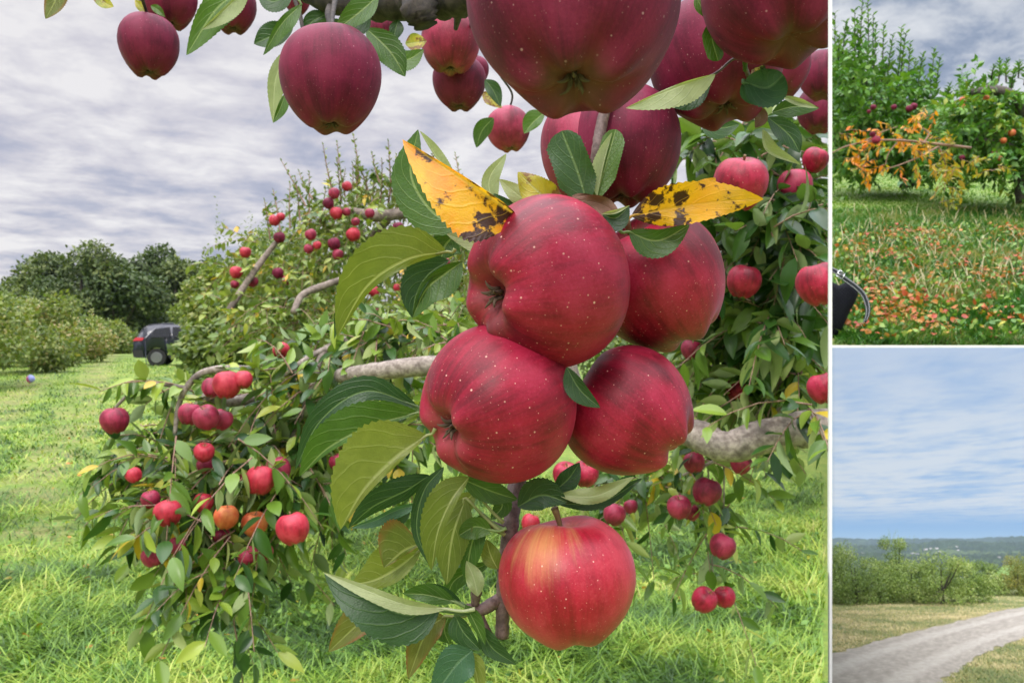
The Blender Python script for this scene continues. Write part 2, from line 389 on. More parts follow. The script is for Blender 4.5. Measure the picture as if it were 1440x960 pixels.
# ------------------------------------------------------------------ apples
def apple_mesh(ns, nr, taper=.10, elong=.92, lobes=.035, cav=.30, ccav=.22, seed=0, lean=0):
    rng = np.random.RandomState(seed); ph0 = rng.rand()*6.28
    V = []; U = []
    for i in range(nr+1):
        f = math.pi*i/nr
        # concentrate rings near the poles
        f = math.pi*(.5-.5*math.cos(f))*.35+f*.65
        for j in range(ns):
            th = 2*math.pi*j/ns
            s, c = math.sin(f), math.cos(f)
            r = s**.92*(1+taper*c)
            z = elong*c
            lob = math.cos(5*th+ph0)
            r *= 1+lobes*lob*max(0, -c)**1.2+lobes*.5*math.cos(2*th+ph0*2)*s+lobes*.35*math.cos(3*th+ph0)*s
            z -= cav*math.exp(-(r/.30)**2)*(1 if c > 0 else 0)
            if c < 0:
                z += ccav*math.exp(-(r/.24)**2)
                z -= lobes*1.5*lob*math.exp(-((r-.42)/.22)**2)
            else:
                z += .035*math.cos(2*th+1+ph0)*math.exp(-((r-.45)/.25)**2)
            V.append((r*math.cos(th)+lean*z*.1, r*math.sin(th), z)); U.append((j/ns, i/nr))
    Fq = [(i*ns+j, (i+1)*ns+j, (i+1)*ns+(j+1) % ns, i*ns+(j+1) % ns) for i in range(nr) for j in range(ns)]
    me = mesh_np('apple', V, Fq, U, None, True); me['world'] = 0
    bm = bmesh.new(); bm.from_mesh(me); bmesh.ops.remove_doubles(bm, verts=bm.verts, dist=1e-4); bm.to_mesh(me); bm.free()
    me.polygons.foreach_set('use_smooth', np.ones(len(me.polygons), dtype=bool))
    return me
_am = {}
def amesh(key, **kw):
    if key not in _am: _am[key] = apple_mesh(**kw)
    return _am[key]
def stem_mesh(L=.55, r=.045, z0=.5, bend=.12):
    a = Acc(); tube(a, [(0, 0, z0), (.02, 0, z0+L*.5), (bend, .02, z0+L)], [r*.9, r*.75, r*1.25], 8, 9); me = a.mesh('stem'); me['world'] = 0; return me
def calyx_mesh(z0=-.70, s=.62):
    a = Acc()
    for k in range(5):
        th = k*1.257+.3; c, s_ = math.cos(th), math.sin(th)
        tube(a, [(c*.05, s_*.05, z0+.05), (c*.07, s_*.07, z0-.05), (c*.12, s_*.12, z0-.10), (c*.17+.01*k, s_*.17, z0-.11)], [.028, .026, .016, .004], 6, 9)
    for k in range(7):
        th = k*.9; c, s_ = math.cos(th), math.sin(th)
        tube(a, [(c*.03, s_*.03, z0), (c*.05, s_*.05, z0-.16*s)], [.010, .006], 4, 3)
    me = a.mesh('calyx'); me['world'] = 0; return me
STEM = stem_mesh(); CAL = calyx_mesh()
def apple(cx, cy, rpx, Y, mat, label, calyx=(0, -1, 0), key='std', elong=.92, taper=.10, group=None, hi=False, roll=0, stem=True, cal=True, lobes=.035, cut=False, seed=None, cav=.30, ccav=.22):
    k = (key, elong, taper, hi, lobes, cav, ccav)
    me = amesh(k, ns=72 if hi else 28, nr=56 if hi else 20, taper=taper, elong=elong, lobes=lobes, seed=len(_am)+3 if seed is None else seed, cav=cav, ccav=ccav)
    if cut: me = me.copy()
    o = bpy.data.objects.new('apple', me); COL.objects.link(o)
    if len(me.materials) == 0: me.materials.append(mat)
    o.material_slots[0].link = 'OBJECT'; o.material_slots[0].material = mat
    r = rpx*Y/F
    # calyx given as (right, up, towards camera)
    d = Vector((calyx[0], -calyx[2], calyx[1])).normalized()
    q = (-d).to_track_quat('Z', 'Y') @ Quaternion((0, 0, 1), roll)
    o.matrix_world = Matrix.Translation(at(cx, cy, Y)) @ q.to_matrix().to_4x4() @ Matrix.Diagonal((r, r, r, 1))
    if cut: clip(me, KL, True, True, o.matrix_world.copy())
    tag(o, label, 'apple', group)
    if stem and not cut:
        s = bpy.data.objects.new('stem', STEM); COL.objects.link(s); s.parent = o
        if not STEM.materials: STEM.materials.append(M_stem)
    if cal and not cut:
        s = bpy.data.objects.new('calyx', CAL); COL.objects.link(s); s.parent = o
        s.location = (0, 0, (.92-elong)+.02*0)
        if not CAL.materials: CAL.materials.append(M_sepal)
    return o

# ------------------------------------------------------------------ terrain of the main orchard
def sstep(x, a, b):
    t = np.clip((np.asarray(x, float)-a)/(b-a), 0, 1); return t*t*(3-2*t)
def hmain(x, y):
    x = np.asarray(x, float); y = np.asarray(y, float)
    return .65*sstep(y, 5, 28)+.035*np.sin(x*1.3+.5)*np.sin(y*.9)*sstep(y, 3, 6)
def grid_ground(name, xs_fn, ys, nx, hfn, mat, kind='structure'):
    V = []; 
    for y in ys:
        x0, x1 = xs_fn(y)
        for i in range(nx+1):
            x = x0+(x1-x0)*(i/nx); V.append((x, y, float(hfn(x, y))))
    n = nx+1
    Fq = [(j*n+i, j*n+i+1, (j+1)*n+i+1, (j+1)*n+i) for j in range(len(ys)-1) for i in range(nx)]
    me = mesh_np(name, V, Fq, None, None, True)
    return tag(link(name, me, mat), kind=kind)
m_gr, nb, p = newmat('ground_turf')
pos = nb.node('ShaderNodeNewGeometry').outputs['Position']
n1 = nb.noise(pos, .55, 5); n2 = nb.noise(pos, 9, 5, .7); n3 = nb.noise(pos, 60, 3)
c = nb.ramp(nb.m('ADD', nb.m('MULTIPLY', n1, .5), nb.m('MULTIPLY', n2, .5)), [(.32, (.07, .13, .018)), (.5, (.15, .23, .03)), (.64, (.25, .29, .05)), (.8, (.30, .25, .09))])
c = nb.mix(nb.ss(n3, .4, .7, 0, .4), c, (.05, .09, .02))
# worn wheel tracks leading up to the parked car
x, y, z = nb.sep(pos)
for k0, b0 in ((-.495, -.9), (-.495, -2.4)):
    t = nb.m('SUBTRACT', nb.m('ADD', x, nb.m('MULTIPLY', nb.noise(pos, .3, 2), .8)), nb.m('MULTIPLY_ADD', y, k0, b0+.4))
    t = nb.m('MULTIPLY', nb.ss(nb.m('ABSOLUTE', t), .15, .75, 1, 0), nb.ss(nb.noise(pos, 1.2, 4), .35, .6))
    c = nb.mix(nb.m('MULTIPLY', t, .7), c, (.22, .20, .075))
nb.put(p.inputs['Base Color'], c); p.inputs['Roughness'].default_value = .95
nb.put(p.inputs['Normal'], nb.bump(n2, .6, .05))
ysm = list(np.concatenate([np.linspace(-40, 3.5, 8), np.linspace(3.6, 60, 90), np.geomspace(62, 900, 14)]))
grid_ground('ground', lambda y: (-60-1.4*abs(y), (40 if y <= 3.5 else KL*y)), ysm, 60, hmain, m_gr)

# ------------------------------------------------------------------ leaves
def serr(v, n=21): return 1+.10*(.5-((v*n) % 1))*min(1, v*5)
def prof(v, kind='n'):
    if kind == 'round': return (math.sin(math.pi*min(1, v*.98+.01)))**.55
    if kind == 'blunt': return min(1, (v/.35))**.6 if v < .35 else (1-.12*(v-.35) if v < .86 else .92*((1-v)/.14)**.45+.02)
    a = min(1, v/.42); w = math.sin(a*math.pi/2)**.75 if v < .42 else max(0., math.cos((v-.42)/.58*math.pi/2))**.85
    return max(w, .0)
def leaf(parent, mat, mid, a, b, D=.40, zb=None, fold=(.25, .25), kind='n', pet=None, rnd=.5, curl=0., name='leaf', flip=False, label=None, wave=.12, seed=0):
    """mid: photo points (x, y, depth offset m) base -> tip; a / b widths in px to the right / left of travel;
       fold: how far (fraction of width) each margin comes towards the eye; pet: photo point the stalk runs to"""
    n, hw = 64, 7
    rng = np.random.RandomState(abs(seed+int(mid[0][0])+7*int(mid[0][1])))
    P = [np.array((p_[0], p_[1], (p_[2] if len(p_) > 2 else 0.))) for p_ in mid]
    C = catmull(P, n); T = np.gradient(C[:, :2], axis=0); T /= np.linalg.norm(T, axis=1)[:, None]+1e-9
    V = []; U = []; ph = rng.rand()*6
    for i in range(n):
        v_ = i/(n-1); w = prof(v_, kind)
        nx_, ny_ = -T[i][1], T[i][0]
        for j in range(-hw, hw+1):
            q = j/hw; aq = abs(q)
            wd = (a if q > 0 else b)*1.13
            ww = w*wd*(serr(v_) if aq == 1 else 1)
            off = ww*aq
            fo = (fold[0] if q > 0 else fold[1])
            W_ = max(abs(a), abs(b), 12)
            dep = C[i][2]-fo*W_*w*(aq**1.2)*D/F + wave*W_*w*aq*aq*math.sin(v_*9+ph+(1 if q > 0 else 2.5))*D/F
            dep += curl*W_*(aq**3)*w*D/F
            x_ = C[i][0]+nx_*off*(1 if q > 0 else -1); y_ = C[i][1]+ny_*off*(1 if q > 0 else -1)
            V.append(at(x_, y_, D+dep)); U.append((.5+.5*q, v_))
    m_ = 2*hw+1
    Fq = [(i*m_+j, i*m_+j+1, (i+1)*m_+j+1, (i+1)*m_+j) for i in range(n-1) for j in range(2*hw)]
    if flip: Fq = [f[::-1] for f in Fq]
    acc = Acc(); acc.add(V, Fq, U, rnd)
    if pet:
        z0 = C[0][2]; d1 = pet[2] if len(pet) > 2 else z0
        mx_, my_ = (C[0][0]+pet[0])/2-T[0][0]*2, (C[0][1]+pet[1])/2+3
        a2 = Acc(); tube(a2, [at(pet[0], pet[1], D+d1), at(mx_, my_, D+(z0+d1)/2), at(C[0][0], C[0][1], D+z0), at(C[6][0], C[6][1], D+C[6][2]+.0004)], [.0011, .0008, .0008, .0005], 6, 10)
        V2 = np.concatenate(a2.V); acc.add(V2, np.concatenate(a2.F), np.tile([[.5, .5]], (len(V2), 1)), rnd)
    me = acc.mesh('leaf')
    clip(me, KL)
    o = link(name, me, mat, parent)
    if label: o['label'] = label
    return o
def stick(parent, mat, pts, rad, name='twig', seg=10, n=None, wob=.12, seed=1, D=.4):
    a_ = Acc(); tube(a_, [at(p_[0], p_[1], (p_[2] if len(p_) > 2 else D)) for p_ in pts], rad, seg, n or len(pts)*7, wob, np.random.RandomState(seed))
    me = a_.mesh(name); clip(me, KL); return link(name, me, mat, parent)

# ------------------------------------------------------------------ the five apples in front and their twig
HB = thing('apple_branch', 'leafy apple twig hanging through the foreground cluster, with green, olive and spotted yellow leaves', 'branch', at(840, 200, .41))
stick(HB, B_stem, [(858, 130, .405), (846, 175, .402), (838, 225, .40), (834, 280, .41), (815, 380, .45), (770, 560, .46), (727, 680, .435), (718, 740, .42), (709, 810, .416), (707, 860, .414), (706, 897, .412)],
      [.0032, .0030, .0030, .003, .004, .004, .0047, .0044, .0040, .0038, .0034], 'main_twig', 14, 90, .16)
stick(HB, B_stem, [(708, 838, .416), (690, 850, .412), (672, 858, .409), (655, 852, .408)], [.0034, .0036, .0030, .0018], 'spur', 10)
stick(HB, B_stem, [(672, 858, .409), (682, 880, .409), (694, 900, .409)], [.0024, .002, .0016], 'spur', 8)
stick(HB, B_stem, [(716, 748, .42), (700, 742, .415), (688, 735, .412)], [.0028, .0026, .0018], 'spur', 8)
stick(HB, B_stem, [(668, 850, .409), (670, 832, .407), (674, 815, .406)], [.0022, .0030, .0012], 'bud', 8)

gh = 'big crimson apples of the foreground cluster'
apple(768, 399, 121, .385, A_hero, 'large crimson apple topmost in the foreground cluster, its hollow end facing left', calyx=(-.80, -.20, .50), key='h1', elong=.90, taper=.05, hi=True, lobes=.03, seed=11, ccav=.42, group=gh)
apple(925, 398, 97, .432, A_hero, 'crimson apple half hidden behind the topmost big one, under the golden leaf', calyx=(.5, -.75, -.2), key='h2', elong=.98, taper=.12, hi=True, seed=12, cal=False, group=gh)
apple(699, 568, 112, .388, A_hero, 'crimson apple at lower left of the foreground cluster with a star shaped end', calyx=(-.74, -.32, .56), key='h3', elong=.92, taper=.06, hi=True, lobes=.03, seed=13, ccav=.30, group=gh)
apple(884, 580, 94, .415, A_hero, 'crimson apple at lower right of the cluster with a dark leaf in its hollow', calyx=(.62, -.5, .15), key='h4', elong=.92, taper=.10, hi=True, seed=14, group=gh, stem=False, cal=False, cav=.38)
apple(797, 815, 97, .400, A_low, 'bright red apple with a yellow shoulder hanging alone below the foreground cluster', calyx=(.10, -.99, .10), key='h5', elong=.93, taper=.06, hi=True, seed=15, lobes=.02)
o5 = [o for o in bpy.data.objects if o.get('label', '').startswith('bright red apple with a yellow')][0]
pn = A_low.node_tree.nodes['patch']; pn.inputs[1].default_value = o5.matrix_world.to_3x3().normalized().inverted() @ Vector((-.40, -.58, .60))

K = [
 # mat, mid, a, b, kwargs
 (M_yel, [(732, 306, -.004), (700, 283, -.012), (640, 243, -.014), (566, 196, -.006)], 3, 62, dict(fold=(.2, .55), pet=(738, 308), D=.372, label='orange yellow leaf with brown spots')),
 (M_mid, [(652, 322), (607, 296), (578, 245), (588, 182)], 22, 30, dict(D=.405, fold=(.1, .3), rnd=.3)),
 (M_pale, [(640, 250), (620, 228), (604, 205), (590, 184)], 9, 2, dict(D=.402, rnd=.2)),
 (M_olive, [(628, 354, 0), (572, 366, -.006), (516, 404, -.004), (474, 474, .006)], 46, 8, dict(D=.385, fold=(.45, -.1), pet=(640, 350), rnd=.2)),
 (M_dark, [(512, 372), (488, 398), (474, 436), (470, 477)], 3, 11, dict(D=.392, rnd=.7)),
 (M_dark, [(632, 366), (603, 386), (586, 414), (580, 447)], 26, 6, dict(D=.395, fold=(.3, .5), rnd=.3)),
 (M_mid, [(650, 368), (625, 385), (598, 408), (580, 447)], 10, 26, dict(D=.393, fold=(.3, .4), rnd=.25)),
 (M_pale, [(694, 356), (664, 342), (628, 329)], 14, 10, dict(D=.40, rnd=.1)),
 (M_mid, [(640, 330), (626, 345), (620, 365)], 18, 22, dict(D=.41, rnd=.1)),
 (M_dark, [(588, 572, .004), (515, 550, 0), (452, 590, 0), (415, 660, .004)], 20, 12, dict(D=.392, fold=(.15, .25), rnd=.3, pet=(600, 580))),
 (M_mid, [(588, 580, .002), (520, 600, -.004), (462, 630, -.004), (421, 670, .002)], 34, 6, dict(D=.385, fold=(.35, .1), rnd=.5, pet=(602, 584))),
 (M_olive, [(600, 612, 0), (556, 645, -.008), (512, 690, -.006), (479, 744, .002)], 58, 7, dict(D=.378, fold=(.5, .1), rnd=.95, pet=(612, 602))),
 (M_mid, [(486, 662), (474, 690), (471, 720), (478, 748)], 6, 11, dict(D=.392, rnd=.3)),
 (M_dark, [(604, 668, 0), (570, 690, 0), (525, 712, 0), (490, 742, .004)], 20, 10, dict(D=.392, fold=(.2, -.3), rnd=.1)),
 (M_teal, [(598, 706), (560, 716), (525, 732), (492, 742)], 4, 10, dict(D=.396, rnd=.9)),
 (M_dark, [(624, 656), (596, 690), (586, 745), (607, 800)], 8, 14, dict(D=.388, fold=(.2, .2), rnd=.4)),
 (M_olive, [(660, 670, 0), (636, 702, -.006), (616, 748, -.006), (607, 802, 0)], 28, 7, dict(D=.38, fold=(.5, .1), rnd=.15)),
 (M_red, [(590, 764), (566, 776), (540, 798)], 42, 5, dict(D=.395, fold=(.3, 0), rnd=.1, pet=(612, 748))),
 (M_olive, [(592, 772), (560, 798), (528, 815), (494, 822)], 34, 14, dict(D=.408, fold=(.3, .2), rnd=.6, pet=(612, 758))),
 (M_dark, [(618, 858, 0), (570, 862, -.006), (512, 838, -.006), (456, 806, 0)], 4, 42, dict(D=.388, fold=(.05, .35), rnd=.6, pet=(668, 858))),
 (M_pale, [(628, 856, 0), (572, 850, -.010), (512, 828, -.010), (454, 804, -.003)], 7, 12, dict(D=.386, fold=(.2, .5), rnd=.7, pet=(668, 856))),
 (M_red, [(538, 852), (505, 876), (462, 916)], 24, 16, dict(D=.40, fold=(.3, .2), rnd=.6)),
 (M_red, [(626, 866), (600, 888), (574, 954)], 22, 17, dict(D=.395, fold=(.3, .3), rnd=.9, pet=(664, 862))),
 (M_mid, [(632, 864), (625, 885), (632, 905)], 14, 14, dict(D=.40, rnd=.3)),
 (M_dark, [(640, 864), (652, 888), (676, 914)], 17, 10, dict(D=.39, fold=(.3, .2), rnd=.7, pet=(664, 858))),
 (M_mid, [(654, 850), (668, 876), (682, 906)], 5, 11, dict(D=.388, fold=(0, .5), rnd=.3)),
 (M_dark, [(676, 880), (692, 910), (726, 934)], 12, 12, dict(D=.395, fold=(.3, .3), rnd=.7)),
 (M_teal, [(664, 914), (640, 936), (606, 985)], 24, 24, dict(D=.385, fold=(.2, .2), rnd=.7)),
 (M_olive, [(656, 916), (668, 940), (676, 985)], 4, 13, dict(D=.39, rnd=.8)),
 (M_olive, [(655, 700), (636, 755), (628, 822)], 22, 22, dict(D=.402, fold=(.2, .2), rnd=.05, pet=(710, 752))),
 (M_mid, [(678, 722), (662, 770), (655, 818)], 14, 15, dict(D=.405, fold=(.3, .3), rnd=.1, pet=(710, 745))),
 (M_mid, [(690, 745), (668, 740), (646, 752)], 12, 16, dict(D=.40, kind='round', rnd=.8, pet=(712, 742))),
 (M_olive, [(668, 692), (645, 712), (618, 735)], 12, 14, dict(D=.404, rnd=.4, pet=(708, 735))),
 (M_mid, [(648, 672), (690, 690), (728, 702)], 16, 14, dict(D=.402, fold=(.2, .2), rnd=.4)),
 (M_mid, [(700, 690), (706, 712), (690, 730)], 12, 12, dict(D=.408, rnd=.1)),
 (M_dark, [(728, 712), (762, 696), (798, 706)], 18, 22, dict(D=.396, fold=(.3, .3), rnd=.3)),
 (M_dark, [(780, 690), (800, 672), (815, 650)], 14, 12, dict(D=.40, rnd=.1)),
 (M_dark, [(782, 708), (845, 706), (904, 672)], 8, 12, dict(D=.402, fold=(.2, .4), rnd=.2)),
 (M_pale, [(786, 696), (840, 696), (892, 670)], 10, 11, dict(D=.396, fold=(.3, .3), rnd=.6, wave=.6)),
 (M_olive, [(700, 800), (690, 780), (684, 758)], 12, 12, dict(D=.412, rnd=.1)),
 (M_pale, [(672, 838), (666, 812), (656, 788)], 12, 10, dict(D=.40, rnd=.1, wave=.5)),
 (M_mid, [(640, 846), (600, 836), (566, 834)], 14, 10, dict(D=.405, rnd=.2, pet=(668, 856))),
 (M_dark, [(650, 848), (615, 830), (586, 826)], 8, 10, dict(D=.408, rnd=.4, pet=(668, 856))),
 (M_mid, [(690, 790), (640, 815), (628, 850)], 10, 12, dict(D=.415, rnd=.4)),
 (M_dark, [(797, 516), (816, 548), (844, 573)], 16, 9, dict(D=.366, fold=(.2, .3), rnd=.6)),
 (M_dark, [(826, 286), (812, 240), (790, 184)], 20, 28, dict(D=.392, fold=(.3, .2), kind='blunt', rnd=.9)),
 (M_mid, [(838, 280), (852, 232), (866, 182)], 16, 14, dict(D=.394, fold=(.4, .1), kind='blunt', rnd=.9)),
 (M_pale, [(840, 276), (848, 232), (861, 186)], 1, 13, dict(D=.3925, rnd=.2)),
 (M_yg, [(790, 294), (760, 272), (728, 242)], 20, 24, dict(D=.405, rnd=.9, wave=.4)),
 (M_pale, [(760, 296), (730, 275), (702, 252)], 12, 12, dict(D=.41, rnd=.9, wave=.4)),
 (M_pale, [(694, 290), (688, 252), (712, 216)], 13, 9, dict(D=.42, rnd=.1)),
 (M_dark, [(742, 302), (715, 290), (694, 272)], 8, 12, dict(D=.412, rnd=.4)),
 (M_brown, [(872, 302), (842, 286), (800, 280)], 10, 14, dict(D=.388, rnd=.9, wave=.6)),
 (M_brown, [(820, 300), (812, 284), (838, 276)], 10, 10, dict(D=.39, rnd=.2, wave=.6)),
 (M_dark, [(848, 302), (866, 306), (885, 290)], 17, 5, dict(D=.378, rnd=.3)),
 (M_pale, [(846, 301), (866, 298), (886, 289)], 2, 3, dict(D=.376, rnd=.9)),
 (M_yel2, [(888, 304, 0), (940, 294, -.004), (1010, 284, -.004), (1074, 280, .002)], 22, 30, dict(D=.382, fold=(.2, .3), wave=.45, pet=(868, 322), label='golden leaf with a dark brown hole like spot')),
 (M_yel2, [(960, 288, 0), (985, 268, 0), (1006, 250, 0)], 22, 12, dict(D=.3835, fold=(.2, .2), wave=.2)),
 (M_mid, [(884, 326), (925, 338), (970, 316)], 22, 14, dict(D=.386, fold=(.3, .3), rnd=.2, pet=(870, 322))),
]
for q_, (mt, mid, a, b, kw) in enumerate(K): leaf(HB, mt, mid, a, b, seed=q_, **kw)

# ------------------------------------------------------------------ overhead branch with its apples and leaves
OB = thing('apple_branch', 'dark knobbly apple bough along the top edge with green leaves hanging from it', 'branch', at(560, 0, .66))
stick(OB, B_dark, [(395, -30, .70), (440, -6, .68), (500, 6, .66), (560, 4, .64), (600, 2, .62), (650, -4, .60), (700, -30, .58)], [.006, .009, .0125, .013, .014, .013, .012], 'limb', 14, 50, .25)
stick(OB, B_dark, [(585, -4, .62), (590, 12, .60), (597, 36, .60)], [.013, .015, .009], 'knot', 12, 16, .5)
stick(OB, B_dark, [(470, 0, .68), (462, 18, .65), (466, 42, .62)], [.004, .003, .002], 'spur')
stick(OB, B_dark, [(650, -10, .6), (646, 14, .62), (641, 40, .66)], [.006, .004, .002], 'spur')
stick(OB, B_dark, [(412, -8, .68), (422, 22, .67), (428, 46, .66), (445, 60, .66)], [.002, .0018, .0014, .001], 'spur')
for q_, (mt, mid, a, b, kw) in enumerate([
 (M_mid, [(352, -22), (305, 12), (262, 78)], 20, 24, dict(D=.60, rnd=.8, fold=(.3, .2))),
 (M_pale, [(350, -20), (318, 12), (284, 42)], 3, 16, dict(D=.592, rnd=.3)),
 (M_dark, [(412, -12), (385, 2), (362, -8)], 16, 14, dict(D=.64, rnd=.9)),
 (M_mid, [(424, 6), (396, 34), (370, 78)], 6, 14, dict(D=.63, rnd=.6, pet=(420, 0))),
 (M_dark, [(412, 40), (380, 52), (357, 62)], 18, 14, dict(D=.65, rnd=.8)),
 (M_pale, [(408, 66), (388, 110), (384, 173)], 10, 14, dict(D=.63, rnd=.1)),
 (M_mid, [(402, 130), (394, 152), (384, 173)], 4, 9, dict(D=.625, rnd=.6)),
 (M_mid, [(532, -6), (505, 18), (470, 44)], 18, 14, dict(D=.56, rnd=.4, fold=(.4, .3))),
 (M_dark, [(520, 18), (500, 34), (478, 42)], 10, 16, dict(D=.57, rnd=.7)),
 (M_mid, [(515, 40), (548, 72), (570, 108)], 18, 18, dict(D=.62, rnd=.3, fold=(.3, .3))),
 (M_dark, [(560, 28), (556, 42), (552, 60)], 8, 10, dict(D=.64, rnd=.8)),
 (M_mid, [(545, 80), (572, 84), (596, 70)], 14, 12, dict(D=.72, rnd=.9)),
 (M_yg, [(570, 62), (585, 60), (600, 58)], 10, 12, dict(D=.75, rnd=.1)),
 (M_dark, [(460, 20), (440, 30), (428, 45)], 12, 10, dict(D=.68, rnd=.8)),
 (M_dark, [(500, 40), (460, 36), (425, 44)], 9, 8, dict(D=.64, rnd=.8)),
 (M_red, [(88, -30), (78, 0), (64, 27)], 14, 14, dict(D=.60, rnd=.4)),
 (M_yg, [(128, -16), (145, 2), (160, 10)], 8, 8, dict(D=.66, rnd=.1)),
 (M_mid, [(770, -70), (786, 0), (776, 54)], 30, 28, dict(D=.262, rnd=.9, fold=(.2, .2))),
 (M_pale, [(780, -70), (790, 0), (778, 53)], 2, 22, dict(D=.258, rnd=.5)),
 (M_mid, [(694, 166), (678, 184), (670, 208)], 11, 10, dict(D=1.0, rnd=.7)),
 (M_mid, [(766, 158), (750, 172), (737, 188)], 14, 8, dict(D=.9, rnd=.9)),
 (M_dark, [(682, 112), (694, 128), (704, 150)], 8, 10, dict(D=.9, rnd=.9)),
 (M_yg, [(678, 130), (692, 138), (706, 152)], 10, 6, dict(D=1.1, rnd=.9)),
 (M_yg, [(190, 0), (198, 10), (207, 22)], 5, 5, dict(D=.9, rnd=.3)),
 (M_mid, [(212, 8), (222, 14), (232, 24)], 5, 5, dict(D=.9, rnd=.9)),
]): leaf(OB, mt, mid, a, b, seed=q_+100, **kw)
gt = 'dark maroon apples along the top of the picture'
TOP = [
 (808, 22, 148, .26, 'huge maroon apple at the top middle, its blossom end hanging over the twig', (-.03, -.93, .36), 't1', .92, .16, True, .05),
 (466, 113, 69, .56, 'plump maroon apple hanging in front of the clouds at upper left with leaves above it', (.04, -.98, .12), 't2', 1.10, .13, True, .028),
 (209, 65, 41, .90, 'small maroon apple hanging lowest in the bunch at the far left top', (.08, -.98, .1), 't3', 1.08, .12, False, .05),
 (238, 2, 38, .95, 'dark maroon apple cut by the top edge above the far left small one', (.1, -.98, .1), 't3', 1.02, .10, False, .05),
 (326, 12, 34, 1.0, 'dark apple between the big leaf and the plump maroon apple at the top', (.1, -.95, .1), 't3', 1.02, .10, False, .05),
 (418, 2, 18, 1.3, 'sliver of a dark apple above the small leaves at the top', (.1, -.95, .1), 't3', 1.02, .10, False, .05),
 (540, 40, 20, .8, 'shaded apple tucked behind the right shoulder of the plump maroon apple', (.1, -.95, .1), 't3', 1.02, .10, False, .05),
 (634, 60, 42, .92, 'dusky pink apple, upper one of the pair hanging left of the huge apple', (.0, -.98, .1), 't6', 1.06, .10, False, .04),
 (646, 118, 38, .97, 'dark brown red apple, lower one of the pair hanging left of the huge apple', (.0, -.98, .1), 't6', 1.0, .14, False, .04),
 (668, 100, 20, 1.0, 'dark sliver of apple showing behind the hanging pair', (.2, -.98, .1), 't6', 1.0, .14, False, .04),
 (715, 182, 31, 1.25, 'small dusky apple hanging against the sky below the hanging pair', (.1, -.98, .1), 't6', 1.02, .10, False, .04),
 (825, 212, 66, .45, 'pink russeted apple behind the twig and two chewed leaves, left one of two', (.1, -.98, .1), 't9', 1.14, .08, True, .04),
 (880, 205, 77, .435, 'deep maroon apple behind the twig and the chewed leaves, right one of two', (-.05, -.98, .1), 't9', 1.10, .08, True, .04),
 (1010, 86, 96, .43, 'wide maroon apple shaded by the pale curled leaf right of the huge apple', (.06, -.88, .25), 't10', .92, .10, True, .05),
 (1100, -12, 110, .34, 'large dark apple cut by the top right corner of the orchard view', (.05, -.92, .3), 't11', .9, .12, True, .05),
 (1092, 95, 46, .6, 'dark apple in shade behind the round blue green leaf', (.05, -.92, .3), 't11', 1., .12, False, .05),
 (1157, 107, 33, .7, 'pink apple cut by the right border under the large dark apple', (-.2, -.92, .2), 't12', 1.05, .12, False, .04),
 (1153, 155, 32, .9, 'dark red apple behind leaves below the pink one at the right border', (-.2, -.92, .2), 't12', 1.05, .12, False, .04),
]
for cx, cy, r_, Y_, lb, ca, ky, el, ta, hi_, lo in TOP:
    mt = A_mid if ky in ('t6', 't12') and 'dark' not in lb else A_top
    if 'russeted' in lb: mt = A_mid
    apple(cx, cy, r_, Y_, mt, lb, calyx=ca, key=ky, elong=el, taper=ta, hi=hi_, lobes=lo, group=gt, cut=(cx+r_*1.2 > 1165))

for pts in ([(716, 155, 1.25), (720, 132, 1.2), (700, 100, 1.0), (672, 40, .8), (655, -10, .62)], [(209, 26, .9), (203, 8, .88), (190, -30, .85)], [(634, 22, .92), (640, -6, .8), (648, -30, .7)], [(646, 84, .97), (662, 40, .9), (664, -20, .8)], [(466, 48, .56), (468, 20, .6), (472, -4, .64)]):
    stick(OB, B_dark, pts, [.0016, .0018, .0024], 'twig', 6)
RB = thing('apple_branch', 'green apple shoot at upper right with a round blue green leaf and pale curled leaves', 'branch', at(1040, 60, .38))
stick(RB, M_mid, [(975, -20, .36), (1000, 18, .365), (1030, 50, .37), (1046, 80, .375), (1048, 100, .38)], [.0018, .0016, .0016, .0014, .0010], 'green_shoot', 8)
stick(RB, B_stem, [(1046, 84, .375), (1030, 84, .375), (1005, 104, .37), (960, 122, .362)], [.0009, .0007, .0007, .0005], 'leaf_stalk', 6)
stick(RB, B_stem, [(1048, 95, .38), (1060, 130, .42), (1066, 160, .44)], [.0012, .0016, .002], 'spur', 6)
stick(RB, B_stem, [(858, 134, .405), (872, 110, .42), (885, 90, .44)], [.0034, .0036, .004], 'spur', 8)
